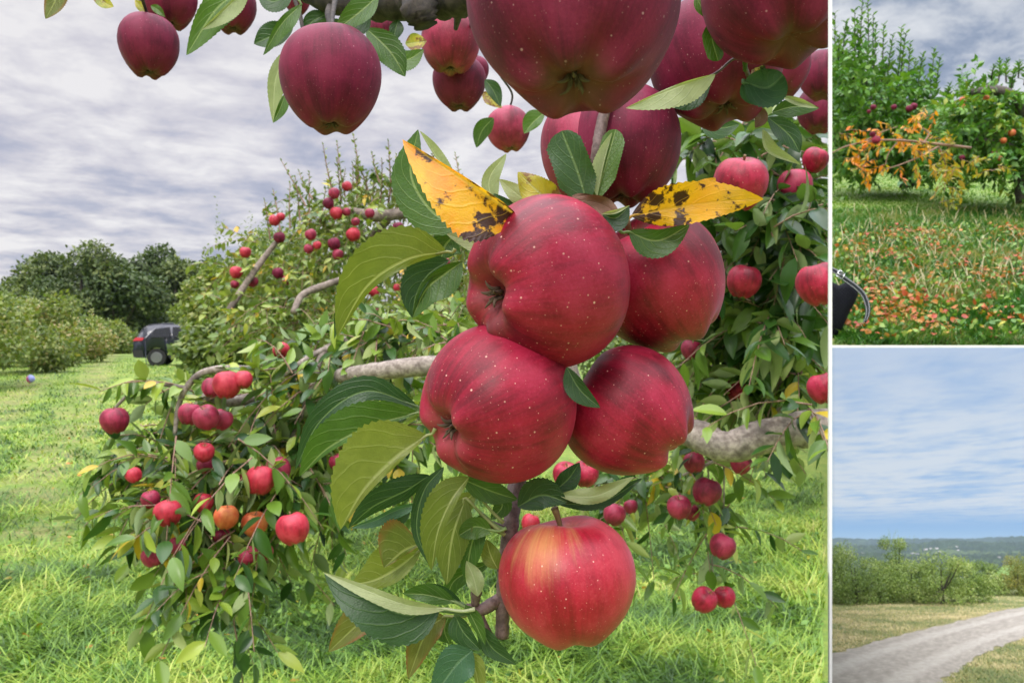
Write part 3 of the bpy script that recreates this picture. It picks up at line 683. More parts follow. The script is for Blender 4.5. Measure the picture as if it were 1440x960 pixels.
for q_, (mt, mid, a, b, kw) in enumerate([
 (M_pale, [(1006, 104, 0), (948, 124, -.006), (880, 152, 0)], 3, 24, dict(D=.362, rnd=.3, fold=(.1, .4))),
 (M_dark, [(1000, 108), (960, 128), (930, 142)], 2, 26, dict(D=.372, rnd=.1)),
 (M_teal, [(1048, 116), (1078, 124), (1102, 106)], 24, 28, dict(D=.36, rnd=.6, kind='round', fold=(.25, .2), pet=(1046, 112))),
 (M_teal, [(1044, 118), (1058, 130), (1085, 142)], 14, 16, dict(D=.362, rnd=.9, kind='round')),
 (M_mid, [(1086, 158), (1116, 150), (1152, 152)], 13, 10, dict(D=.40, rnd=.2)),
 (M_pale, [(1100, 136), (1125, 144), (1150, 152)], 5, 5, dict(D=.396, rnd=.5)),
 (M_mid, [(1000, 30), (1002, 58), (1010, 86)], 12, 10, dict(D=.36, rnd=.5, kind='blunt')),
 (M_mid, [(978, -6), (988, 12), (1004, 28)], 8, 12, dict(D=.355, rnd=.9)),
 (M_pale, [(1072, 182, 0), (1082, 212, 0), (1126, 232, 0)], 3, 12, dict(D=.42, rnd=.6, fold=(.2, .5))),
 (M_yg, [(1058, 96), (1066, 104), (1072, 92)], 8, 8, dict(D=.40, rnd=.9)),
 (M_brown, [(1060, 150), (1070, 165), (1062, 180)], 9, 9, dict(D=.43, rnd=.9)),
 (M_dark, [(1080, 165), (1110, 190), (1125, 215)], 14, 14, dict(D=.46, rnd=.2)),
 (M_dark, [(985, 170), (1010, 180), (1040, 175)], 14, 14, dict(D=.60, rnd=.8)),
 (M_yel2, [(866, 140), (858, 165), (852, 195)], 5, 5, dict(D=.415, rnd=.2)),
 (M_dark, [(872, 150), (866, 180), (860, 196)], 8, 8, dict(D=.42, rnd=.2)),
]): leaf(RB, mt, mid, a, b, seed=q_+200, **kw)

# ------------------------------------------------------------------ foliage by the thousand, one mesh per crown
def ltemplate(kind):
    if kind == 'hi':
        st = [0, .12, .3, .5, .7, .88, 1]; us = [-1, -.5, 0, .5, 1]
    elif kind == 'mid':
        st = [0, .25, .6, 1]; us = [-1, 0, 1]
    else:
        st = [0, .5, 1]; us = [-1, 1]
    w = [max(.03, prof(t)) for t in st]
    P = [(u_*w[i], t, abs(u_)*w[i]) for i, t in enumerate(st) for u_ in us]
    k = len(us)
    Fq = [(i*k+j, i*k+j+1, (i+1)*k+j+1, (i+1)*k+j) for i in range(len(st)-1) for j in range(k-1)]
    UV = [(.5+.5*u_, t) for t in st for u_ in us]
    return np.array(P), np.array(Fq), np.array(UV)
TPL = {k: ltemplate(k) for k in ('hi', 'mid', 'lo')}
def leaf_batch(acc, pos, dirn, up, length, width=.26, kind='mid', rng=None, fold=.35, bend=.35, rnd=None):
    P, Fq, UV = TPL[kind]; N = len(pos)
    if N == 0: return
    rng = rng or np.random.RandomState(1)
    d = dirn/np.linalg.norm(dirn, axis=1)[:, None]
    s = np.cross(d, up); s /= np.linalg.norm(s, axis=1)[:, None]+1e-9
    nrm = np.cross(s, d)
    L = np.broadcast_to(length, (N,)); 
    f = fold*(.3+rng.rand(N)); b = bend*(rng.rand(N)*1.6-.3); w = width*(.8+.4*rng.rand(N))
    X = P[None, :, 0]*w[:, None]; Y_ = np.broadcast_to(P[None, :, 1], X.shape); Z = P[None, :, 2]*(w*f)[:, None]-b[:, None]*P[None, :, 1]**2
    V = pos[:, None, :]+L[:, None, None]*(X[..., None]*s[:, None]+Y_[..., None]*d[:, None]+Z[..., None]*nrm[:, None])
    k = P.shape[0]
    FF = (Fq[None]+(np.arange(N)*k)[:, None, None]).reshape(-1, 4)
    r = rng.rand(N) if rnd is None else rnd
    acc.add(V.reshape(-1, 3), FF, np.tile(UV, (N, 1)), np.repeat(r, k))
def rand_unit(rng, n):
    v = rng.normal(size=(n, 3)); return v/np.linalg.norm(v, axis=1)[:, None]
def twig_leaves(acc, tacc, starts, dirs, tl, rng, leafL=.075, per=8, droop=.4, kind='hi', width=.26, trad=.0022, upright=0, rmul=1., rbase=0.):
    """each start grows one twig with leaves alternating along it"""
    P_, Dn, Ln, Rr = [], [], [], []
    for s0, d0 in zip(starts, dirs):
        L = tl*(.6+.8*rng.rand()); d0 = d0/np.linalg.norm(d0)
        pts = []
        for t in np.linspace(0, 1, 5):
            p_ = s0+d0*L*t; p_ = p_+np.array([0, 0, -droop*L*t*t+upright*L*t*t]); pts.append(p_)
        if tacc is not None: tube(tacc, pts, [trad, trad*.4], 4, 5, caps=False)
        pts = np.array(pts); tw = rng.rand()
        for i in range(per):
            t = (i+.6)/per; x_ = t*4; i0 = min(3, int(x_)); q = pts[i0]+(pts[i0+1]-pts[i0])*(x_-i0)
            tg = pts[i0+1]-pts[i0]; tg = tg/(np.linalg.norm(tg)+1e-9)
            side = rng.normal(size=3); side -= tg*np.dot(side, tg); side /= np.linalg.norm(side)+1e-9
            dd = tg*(.5+.5*rng.rand())+side*(.7+.5*rng.rand())+np.array([0, 0, -.25])
            P_.append(q); Dn.append(dd); Ln.append(leafL*(.65+.6*rng.rand())); Rr.append(np.clip((tw*.55+rng.rand()*.6)*rmul+rbase, 0, 1))
    P_ = np.array(P_); Dn = np.array(Dn)
    up = np.array([0, 0, 1.])+rng.normal(size=(len(P_), 3))*.55
    leaf_batch(acc, P_, Dn, up, np.array(Ln), width, kind, rng, rnd=np.array(Rr))
def blob_points(rng, cx, cy, rx, ry, Y, ydep, n, hollow=.35):
    out = []
    for _ in range(n):
        v_ = rand_unit(rng, 1)[0]*(hollow+(1-hollow)*rng.rand())
        YY = Y+v_[1]*ydep
        out.append(np.array(at(cx+v_[0]*rx, cy+v_[2]*-ry, YY)))
    return out
def cascade(name, label, blobs, mat, limb_defs, seed, leafL=.075, tl=.22, per=8, kind='hi', clip_to=(KL, True), bmat=None, tmat=None, group=None, root=(700, 560, 2.3), droop=.45, rmul=1., rbase=0., extra=None, width=.26):
    rng = np.random.RandomState(seed)
    T = thing(name, label, 'tree', at(*root), group)
    fol, tw = Acc(), Acc()
    for bl in blobs:
        (cx, cy, rx, ry, Y, yd, n) = bl[:7]; ls, rm = (bl[7], bl[8]) if len(bl) > 7 else (1., rmul)
        st = blob_points(rng, cx, cy, rx, ry, Y, yd, n)
        dr = [np.array([rng.normal()*.7-.25, rng.normal()*.6-.25, rng.normal()*.55]) for _ in st]
        twig_leaves(fol, tw, st, dr, tl, rng, leafL*ls, per, droop, kind, width, rmul=rm, rbase=rbase)
    if extra: extra(fol, tw, rng)
    for nm, me, mt in (('foliage', fol.mesh('foliage'), mat), ('twigs', tw.mesh('twigs'), tmat or B_twig)):
        if clip_to: clip(me, *clip_to)
        o = link(nm, me, mt, T)
        if nm == 'twigs': o['kind'] = 'stuff'
    for i, (pts, rad, wob) in enumerate(limb_defs):
        a_ = Acc(); tube(a_, [at(*p_) for p_ in pts], rad, 14, len(pts)*6, wob*.5, np.random.RandomState(seed+i)); me = a_.mesh('limb')
        if clip_to: clip(me, *clip_to)
        link('limb', me, bmat or B_limb, T)
    return T

# the tree whose low boughs fill the middle distance
cascade('apple_tree', 'nearest apple tree, pale limb and low leafy boughs drooping towards the grass behind the cluster',
 [(255, 552, 30, 12, 2.2, .2, 5), (340, 572, 85, 36, 2.35, .35, 34), (430, 525, 70, 40, 2.4, .4, 34), (345, 640, 110, 48, 2.2, .35, 48),
  (235, 655, 48, 45, 2.15, .25, 20), (330, 650, 110, 70, 1.92, .06, 7), (310, 740, 90, 50, 1.88, .06, 5), (290, 715, 85, 42, 2.1, .25, 26), (330, 775, 66, 40, 2.05, .25, 18), (322, 840, 36, 34, 2.0, .15, 7),
  (430, 640, 80, 56, 2.3, .35, 38), (530, 470, 70, 34, 2.3, .3, 26), (440, 700, 52, 36, 2.2, .3, 16), (540, 620, 60, 50, 2.4, .3, 22),
  (620, 470, 50, 36, 2.4, .4, 16), (205, 615, 25, 30, 2.15, .2, 5),
  (1060, 215, 100, 50, 2.1, .4, 50, 1.25, .62), (1110, 310, 60, 60, 1.9, .3, 46, 1.25, .55), (1020, 350, 60, 52, 2.2, .3, 34, 1.25, .6), (1085, 430, 80, 50, 2.0, .3, 48, 1.3, .7), (1090, 330, 90, 120, 3.0, .3, 90, 1.4, .5),
  (1115, 510, 50, 46, 2.0, .2, 26), (1020, 510, 56, 44, 2.2, .3, 26), (1050, 560, 60, 18, 2.25, .2, 12), (1145, 575, 20, 16, 1.7, .1, 4),
  (960, 655, 40, 25, 2.3, .3, 10), (1000, 720, 38, 45, 2.3, .3, 9), (910, 700, 50, 30, 2.4, .3, 10), (1010, 800, 22, 22, 2.3, .1, 3), (880, 680, 60, 30, 2.4, .3, 10)],
 M_cas,
 [([(1300, 590, 1.75), (1160, 600, 1.75), (1080, 612, 1.75), (1020, 628, 1.75), (965, 606, 1.8), (800, 560, 2.0), (690, 520, 2.0), (610, 514, 2.0), (530, 522, 2.0), (478, 528, 2.1)], [.044, .042, .036, .034, .030, .026, .024, .020], .22),
  ([(535, 522, 2.4), (500, 505, 2.35), (470, 488, 2.3), (452, 500, 2.25), (440, 540, 2.2), (425, 580, 2.2), (408, 620, 2.2)], [.016, .015, .014, .010, .009, .007, .005], .2),
  ([(480, 486, 2.3), (450, 494, 2.25), (420, 512, 2.2), (400, 530, 2.2)], [.011, .009, .007, .005], .2),
  ([(520, 510, 2.4), (490, 480, 2.3), (476, 486, 2.3)], [.014, .012, .010], .2),
  ([(360, 520, 2.2), (320, 518, 2.1), (285, 524, 2.1), (262, 545, 2.1), (250, 575, 2.1), (246, 610, 2.1)], [.010, .010, .009, .007, .005], .15),
  ([(262, 545, 2.1), (215, 540, 2.1), (180, 556, 2.1), (158, 578, 2.1)], [.006, .005, .004], .15),
  ([(355, 560, 2.2), (320, 565, 2.15), (285, 558, 2.1)], [.016, .014, .010], .15),
  ([(1155, 470, 1.9), (1130, 500, 1.9), (1120, 540, 1.9), (1085, 590, 1.9), (1050, 622, 1.95), (1000, 650, 2.0), (960, 668, 2.0)], [.006, .006, .007, .006, .005, .003], .12),
  ([(1125, 505, 1.9), (1095, 540, 1.9), (1060, 590, 1.95), (1030, 630, 2.0)], [.006, .005, .004, .003], .12),
  ([(1150, 560, 1.9), (1090, 480, 2.1), (1060, 430, 2.2), (1080, 350, 2.1), (1100, 260, 2.1)], [.010, .009, .007, .006], .12),
  ([(1018, 640, 2.2), (1018, 690, 2.2), (1016, 752, 2.2)], [.003, .0025, .002], .1),
  ([(995, 640, 2.3), (1000, 760, 2.3), (1003, 825, 2.3)], [.003, .0025, .002], .1),
 ], 21, leafL=.064, tl=.19, per=11, root=(1300, 900, 2.2), width=.215)
gm = 'apples on the low boughs of the nearest tree'
MIDA = [
 (161, 591, 19, 2.1, 'half rotten dark red apple alone at the far left tip of the low bough', 'd'),
 (319, 541, 20, 2.15, 'pink red apple under the arching red twig', 'b'), (342, 534, 13, 2.15, 'pink apple just right of the one under the arching twig', 'b'),
 (298, 545, 14, 2.25, 'dark apple just left of the pink one under the arching twig', 'd'),
 (267, 582, 16, 2.2, 'dark red apple, left one of three in a row above the yellow leaf', 'd'), (290, 587, 18, 2.15, 'dark red apple, middle one of three in a row above the yellow leaf', 'd'),
 (312, 590, 15, 2.2, 'dark red apple, right one of three in a row above the yellow leaf', 'd'),
 (287, 636, 14, 2.15, 'rosy apple below the row of three', 'b'), (289, 654, 12, 2.2, 'dark apple touching the underside of the rosy one below the row of three', 'd'),
 (188, 668, 11, 2.1, 'small rosy apple at the left rim of the low boughs', 'b'),
 (212, 702, 13, 2.1, 'dark rosy apple at the left rim, just above a rounder rosy one', 'd'), (236, 721, 19, 2.05, 'round rosy apple low at the left rim of the boughs', 'b'),
 (286, 707, 14, 2.15, 'rosy apple half hidden by a leaf left of the orange ones', 'b'), (318, 727, 17, 2.1, 'peach orange apple below a yellow green leaf', 'o'),
 (358, 737, 18, 2.15, 'peach apple behind a folded leaf beside the brightest red apple', 'o'),
 (412, 743, 23, 2.0, 'brightest red apple hanging clear at the right end of the low boughs', 'r'),
 (214, 782, 15, 2.05, 'dark red apple hanging lowest at the left', 'd'), (250, 767, 13, 2.1, 'maroon apple hanging right of the lowest left one', 'd'),
 (312, 755, 12, 2.2, 'deep pink apple under the peach orange one', 'd'), (349, 782, 14, 2.1, 'dark apple low in the middle of the hanging leaves', 'd'),
 (372, 776, 12, 2.15, 'dark apple right of the low middle one in the hanging leaves', 'd'), (336, 780, 11, 2.2, 'dark apple left of the low middle one in the hanging leaves', 'd'),
 (366, 675, 21, 2.1, 'bright rosy apple in front of two dark ones at the bough centre', 'b'), (356, 672, 18, 2.2, 'dark apple behind the left side of the bright rosy central one', 'd'),
 (391, 660, 18, 2.2, 'dark rosy apple behind the right side of the bright central one', 'd'),
 (476, 650, 13, 2.3, 'dark rosy apple just left of the big olive leaves', 'd'),
 (395, 492, 12, 2.4, 'pink apple at the top of the low bough beside a yellow leaf', 'b'),
 (1041, 258, 38, 1.7, 'dusky pink apple behind the golden leaf at the right', 'p'), (1146, 225, 18, 2.0, 'small rosy apple at the right border beside a pale leaf', 'p'),
 (1118, 262, 24, 2.0, 'dull reddish apple in shade at the right', 'd'), (1046, 396, 24, 1.9, 'dull red apple to the right of the cluster under dark leaves', 'p'),
 (1152, 400, 31, 1.5, 'large crimson apple with dark stripes cut by the right border', 'p'), (1158, 546, 22, 1.6, 'crimson apple cut by the right border above the pale limb', 'p'),
 (1016, 436, 14, 2.2, 'dark apple tucked against the right of the cluster', 'd'), (972, 491, 15, 2.2, 'dark apple just below the upper right big apple', 'd'),
 (989, 508, 9, 2.3, 'tiny pink apple below the dark one right of the cluster', 'b'), (1084, 468, 20, 2.2, 'dark crimson apple behind the long green leaves at right', 'd'),
 (1034, 547, 15, 2.2, 'rosy apple above the pale limb right of the cluster', 'p'), (1042, 652, 15, 2.2, 'dark apple hanging tight under the pale limb', 'd'),
 (976, 650, 15, 2.2, 'dark apple under the limb close to the cluster', 'd'), (994, 691, 20, 2.2, 'maroon apple hanging under the limb, upper one of the string', 'd'),
 (955, 713, 17, 2.2, 'maroon apple left of the upper one under the limb', 'd'), (972, 720, 12, 2.3, 'dark little apple peeping behind its left neighbour under the limb', 'd'),
 (1016, 768, 18, 2.2, 'maroon apple alone on a straight hanging twig', 'd'), (990, 843, 18, 2.25, 'crimson apple of the lowest pair over the grass, left one', 'p'),
 (1019, 839, 15, 2.3, 'small crimson apple of the lowest pair over the grass, right one', 'p'),
 (864, 723, 16, 2.3, 'dark red apple above the right shoulder of the lone bottom apple', 'd'), (887, 712, 10, 2.4, 'tiny dark apple beside the pale curled leaf', 'd'),
 (796, 668, 19, 1.9, 'dark rosy apple peeping under the cluster, left of a pair', 'p'), (823, 666, 19, 1.95, 'dark rosy apple peeping under the cluster, right of a pair', 'p'),
 (746, 735, 13, 2.0, 'pink apple peeping left of the stem of the bottom apple', 'b'), (672, 753, 9, 2.3, 'tiny red apple seen between the olive leaves', 'd'),
]
MM = {'d': A_mid, 'b': A_brt, 'p': A_hero, 'o': A_org, 'r': A_brt}
rngA = np.random.RandomState(5)
for i, (cx, cy, r_, Y_, lb, mk) in enumerate(MIDA):
    apple(cx, cy, r_, Y_-.215 if cx > 165 else Y_-.1, MM[mk], lb, calyx=(rngA.normal()*.25, -1, rngA.normal()*.3), key='m%d' % (i % 3), elong=1.0, taper=.10, group=gm, roll=rngA.rand()*6, cut=(cx+r_ > 1165), cal=r_ > 14)

# ------------------------------------------------------------------ trees farther along the row
def shoots(fol, tw, rng, defs, leafL, Y, per=16, kind='mid', up=(0, 0, 1)):
    P_, Dn, Ln = [], [], []
    for (x0, y0, x1, y1) in defs:
        a_ = np.array(at(x0, y0, Y)); b_ = np.array(at(x1, y1, Y+rng.normal()*.02*Y))
        mid_ = (a_+b_)/2+rng.normal(size=3)*.02*np.linalg.norm(b_-a_)
        tube(tw, [a_, mid_, b_], [.0012*Y, .0004*Y], 4, 7, caps=False)
        for i in range(per):
            t = .15+.85*(i+.5)/per; q = (1-t)**2*a_+2*t*(1-t)*mid_+t*t*b_; th = i*2.4
            P_.append(q); Dn.append([math.cos(th), math.sin(th), .9]); Ln.append(leafL*(1.15-.6*t)*(.8+.4*rng.rand()))
    if P_:
        leaf_batch(fol, np.array(P_), np.array(Dn), np.array([0, 0, 1.])+rng.normal(size=(len(P_), 3))*.4, np.array(Ln), .24, kind, rng, bend=.2, rnd=rng.rand(len(P_))*.9)
def sh1(fol, tw, rng):
    shoots(fol, tw, rng, [(470+i*16, 262+rng.randint(-10, 20), 462+i*18+rng.randint(-12, 12), 205+rng.randint(-18, 30)) for i in range(6)] + [(380+i*14, 330-i*4+rng.randint(-8, 8), 372+i*15+rng.randint(-14, 14), 285-i*6+rng.randint(-26, 16)) for i in range(8)] + [(480+i*11, 285, 476+i*13+rng.randint(-8, 8), 232+rng.randint(-22, 20)) for i in range(12)] + [(430, 290, 395, 225), (440, 280, 420, 240), (505, 250, 497, 190), (620, 300, 600, 220), (650, 280, 640, 215)], .05, 5.8, 16)
cascade('apple_tree', 'second apple tree in the row, small red apples and thin upright shoots against the sky',
 [(400, 440, 100, 38, 5.2, .7, 120), (560, 455, 110, 45, 5.0, .7, 120), (400, 385, 85, 42, 5.8, .8, 80), (520, 350, 100, 46, 5.9, .8, 90), (470, 305, 50, 36, 6.0, .5, 50), (640, 330, 60, 50, 6.0, .8, 50),
  (560, 275, 60, 28, 6.0, .5, 34), (360, 345, 22, 22, 6.0, .3, 7), (640, 430, 60, 40, 5.4, .8, 50), (720, 420, 80, 60, 5.6, .8, 50), (530, 530, 130, 50, 4.6, .6, 90), (370, 300+0, 10, 10, 6, .2, 2)],
 M_casy,
 [([(320, 440, 5.0), (355, 385, 5.1), (385, 345, 5.2), (392, 338, 5.2)], [.022, .020, .012], .25), ([(412, 440, 4.6), (425, 415, 4.7), (455, 402, 4.8), (500, 386, 4.9)], [.018, .022, .020], .25),
  ([(490, 296, 5.7), (530, 304, 5.7), (575, 300, 5.8), (640, 300, 6.0), (760, 420, 6.2), (800, 560, 6.2)], [.03, .045, .04, .05, .10, .14], .25),
  ([(545, 310, 5.8), (520, 340, 5.9), (500, 400, 5.9)], [.03, .025, .015], .2)],
 33, leafL=.062, tl=.30, per=14, kind='mid', root=(800, 760, 6.2), extra=sh1, rbase=.0, bmat=B_brn)
gs = 'small apples of the second tree in the row'
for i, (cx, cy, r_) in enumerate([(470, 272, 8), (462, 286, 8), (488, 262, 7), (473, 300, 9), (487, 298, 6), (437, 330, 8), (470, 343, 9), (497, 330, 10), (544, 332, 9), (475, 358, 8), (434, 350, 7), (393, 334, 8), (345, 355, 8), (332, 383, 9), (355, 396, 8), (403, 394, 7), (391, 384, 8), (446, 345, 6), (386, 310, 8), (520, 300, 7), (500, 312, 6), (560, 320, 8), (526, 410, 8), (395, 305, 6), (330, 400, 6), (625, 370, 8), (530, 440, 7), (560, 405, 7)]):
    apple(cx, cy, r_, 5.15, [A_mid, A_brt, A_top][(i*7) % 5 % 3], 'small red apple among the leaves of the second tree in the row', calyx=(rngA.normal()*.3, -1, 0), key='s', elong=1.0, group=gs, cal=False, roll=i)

# generic tree made of trunk, boughs and a crown of leaf clumps
def tree(name, label, base, h, rad, mat, seed, nl=2500, leafL=.22, group=None, trunk_h=.3, tr=None, lobes=9, flat=.8, shootn=0, shooth=.3, tint=(1., 0.), kind='lo', clipk=None, rmat=None, skirt=.15, width=.30, low=0):
    rng = np.random.RandomState(seed); B = Vector(base)
    T = thing(name, label, 'tree' if 'shrub' not in name else 'shrub', base, group)
    cen = []
    for i in range(lobes):
        a_ = rng.rand()*6.28; r_ = rad*(.25+.62*math.sqrt(rng.rand())); zz = h*(skirt+.12+(.80-skirt)*rng.rand())
        k = 1-.5*max(0, (zz/h-.5)/.5)**1.5
        cen.append((B.x+math.cos(a_)*r_*k, B.y+math.sin(a_)*r_*k, B.z+zz, rad*(.30+.24*rng.rand())*(.8 if zz > .7*h else 1)))
    cen.append((B.x, B.y, B.z+h*.82, rad*.42))
    for i in range(low): cen.append((B.x+math.cos(i*6.28/low+seed)*rad*.62, B.y+math.sin(i*6.28/low+seed)*rad*.62, B.z+h*.24, rad*.42))
    tot = sum(c_[3]**2 for c_ in cen); fol = Acc()
    for (x_, y_, z_, r_) in cen:
        m_ = int(nl*r_*r_/tot)
        u_ = rand_unit(rng, m_); rr_ = (.45+.6*rng.rand(m_)**.6); q = rng.rand(m_)
        # ragged outline from clumps
        cl = .82+.30*np.sin(u_[:, 0]*7+seed)*np.sin(u_[:, 2]*8+1.7*seed)*np.sin(u_[:, 1]*7)
        P_ = np.stack([x_+u_[:, 0]*r_*rr_*cl, y_+u_[:, 1]*r_*rr_*cl, z_+u_[:, 2]*r_*flat*rr_*cl], 1)
        P_[:, 2] = np.maximum(P_[:, 2], B.z+h*skirt*.6)
        dd = u_*.6+rand_unit(rng, m_)*.8+np.array([0, 0, .1])
        lr = np.clip(rng.rand()*.45+q*.6, 0, 1)*tint[0]+tint[1]
        leaf_batch(fol, P_, dd, u_*.7+np.array([0, 0, .7])+rng.normal(size=(m_, 3))*.35, leafL*(.6+.8*rng.rand(m_)), width, kind, rng, rnd=np.clip(lr, 0, 1))
    if shootn:
        for i in range(shootn):
            a_ = rng.rand()*6.28; r_ = rad*.8*math.sqrt(rng.rand())
            b0 = np.array([B.x+math.cos(a_)*r_, B.y+math.sin(a_)*r_, B.z+h*(.75+.1*rng.rand())]); ln = h*shooth*(.5+rng.rand()*.8); n_ = 14
            t = np.linspace(0, 1, n_)[:, None]; th = np.arange(n_)*2.4
            P_ = b0+t*np.array([rng.normal()*.12, rng.normal()*.12, 1])*ln
            leaf_batch(fol, P_, np.stack([np.cos(th), np.sin(th), np.full(n_, .9)], 1), np.tile([[0, 0, 1.]], (n_, 1))+rng.normal(size=(n_, 3))*.3, leafL*(1.1-.5*t[:, 0]), .26, kind, rng, rnd=np.clip(.3+.5*rng.rand(n_), 0, 1)*tint[0]+tint[1])
    me = fol.mesh('crown')
    if clipk: clip(me, *clipk)
    link('crown', me, mat, T)
    a_ = Acc(); tr = tr or h*.035
    tube(a_, [B-Vector((0, 0, .1)), B+Vector((.02*h, 0, h*trunk_h*.5)), B+Vector((0, 0, h*trunk_h)), B+Vector((-.03*h, 0, h*.75))], [tr*1.25, tr, tr*.9, tr*.25], 10, 18, .2, rng)
    me = a_.mesh('trunk')
    if clipk: clip(me, *clipk)
    link('trunk', me, rmat or B_trunk, T)
    a_ = Acc()
    for (x_, y_, z_, r_) in cen[:6]:
        s0 = B+Vector((0, 0, h*trunk_h*(.8+.3*rng.rand()))); e_ = Vector((x_, y_, z_)); md = (s0+e_)/2+Vector((0, 0, -.04*h))
        tube(a_, [s0, md, e_], [tr*.55, tr*.4, tr*.12], 6, 8, .15, rng)
    me = a_.mesh('boughs')
    if clipk: clip(me, *clipk)
    link('boughs', me, rmat or B_trunk, T)
    return T
def gbase(px, Y): x_ = (px-720)*Y/F; return (x_, Y, float(hmain(x_, Y)))
# right hand row going back towards the car
for (px, Y, h, rad, lb, sd_, nl, mt, shn) in [
    (415, 12.5, 2.9, 1.55, 'broad green apple tree third in the row, upright shoots on top', 3, 5200, M_row, 16),
    (322, 20, 3.0, 1.45, 'yellow green bushy apple tree of the row just behind the parked car', 4, 4200, M_row, 18),
    (700, 15, 3.6, 2.6, 'green apple tree of the row seen behind the spotted yellow leaf', 6, 4200, M_row, 10),
    (960, 13, 3.2, 2.2, 'apple tree seen through the gap to the right of the cluster', 7, 3600, M_row, 6),
    (395, 27, 5.0, 2.6, 'tall pale green tree rising behind the third row tree', 8, 4200, M_row, 18)]:
    b = gbase(px, Y); tree('apple_tree', lb, b, h, rad, mt, sd_, nl*2, .036*Y**.45, 'apple trees of the right hand row', shootn=shn, kind='lo', clipk=(KL, True))
b = gbase(292, 22.5); tree('apple_shrub', 'russet tinged shrub leaning over the bonnet of the parked car', (b[0], b[1], b[2]), 2.4, 1.25, M_row, 12, 6000, .12, None, tint=(.6, .42), skirt=.05)
# left hand row
for i, (px, Y, h, rad, lb) in enumerate([
    (-70, 19, 2.9, 1.9, 'apple bush of the left hand row nearest to us, cut by the left edge'),
    (-8, 24, 2.9, 1.9, 'yellow green apple bush, first whole one of the left hand row'),
    (42, 29, 2.9, 1.9, 'apple bush of the left hand row with a rusty top, second whole one'),
    (82, 35, 2.6, 2.0, 'brownish apple bush third in the left hand row'), (112, 42, 2.5, 2.0, 'apple bush fourth in the left hand row'),
    (133, 50, 2.6, 2.1, 'apple bush fifth in the left hand row'), (149, 59, 2.6, 2.1, 'farthest apple bush of the left hand row, against the dark wood')]):
    b = gbase(px, Y); tree('apple_shrub', lb, b, h*.84, rad, M_row, 40+i, 6000, .07+.0028*Y, 'apple bushes of the left hand row', shootn=12 if i < 4 else 5, skirt=.02, trunk_h=.15, tint=(.9, .12 if i != 3 else .35))
b = gbase(42, 29)
# dark wood beyond
for i, (px, Y, h, rad) in enumerate([(20, 92, 8.2, 5.5), (62, 84, 10.5, 5.4), (118, 80, 10.6, 5.6), (165, 80, 9.2, 4.6), (205, 88, 11.4, 5.0), (250, 86, 10.4, 5.2), (-40, 96, 7.5, 6.5), (140, 90, 11, 5.6), (300, 92, 10.5, 6), (360, 96, 11, 6)]):
    b = gbase(px, Y)
    lb = ['low dark tree of the wood at the left edge', 'round topped dark tree second from the left in the wood', 'broad dark tree in the middle of the far wood', 'dark tree above the end of the left hand row', 'tall dark tree behind the parked car', 'dark tree right of the tall one behind the parked car',
          'low dark tree of the far wood cut by the left edge', 'tall dark tree set back in the middle of the wood', 'far dark tree mostly behind the third row tree', 'far dark tree hidden behind the row'][i]
    tree('broadleaf_tree', lb, b, h, rad, M_far, 60+i, 9500, .44, 'trees of the dark wood', skirt=.03, trunk_h=.2, lobes=14, tint=(1, 0))
rng = np.random.RandomState(9); acc = Acc()     # undergrowth under the wood
n_ = 9000; xs = rng.rand(n_)*60-72; ys = 84+rng.rand(n_)*8
P_ = np.stack([xs, ys, .6+2.6*rng.rand(n_)**1.5], 1)
leaf_batch(acc, P_, rand_unit(rng, n_), np.tile([[0, 0, 1.]], (n_, 1))+rng.normal(size=(n_, 3)), .7, .35, 'lo', rng, rnd=rng.rand(n_)*.3)
tag(link('undergrowth', acc.mesh('undergrowth'), M_far), 'dark undergrowth along the foot of the far wood', 'undergrowth', kind='stuff')

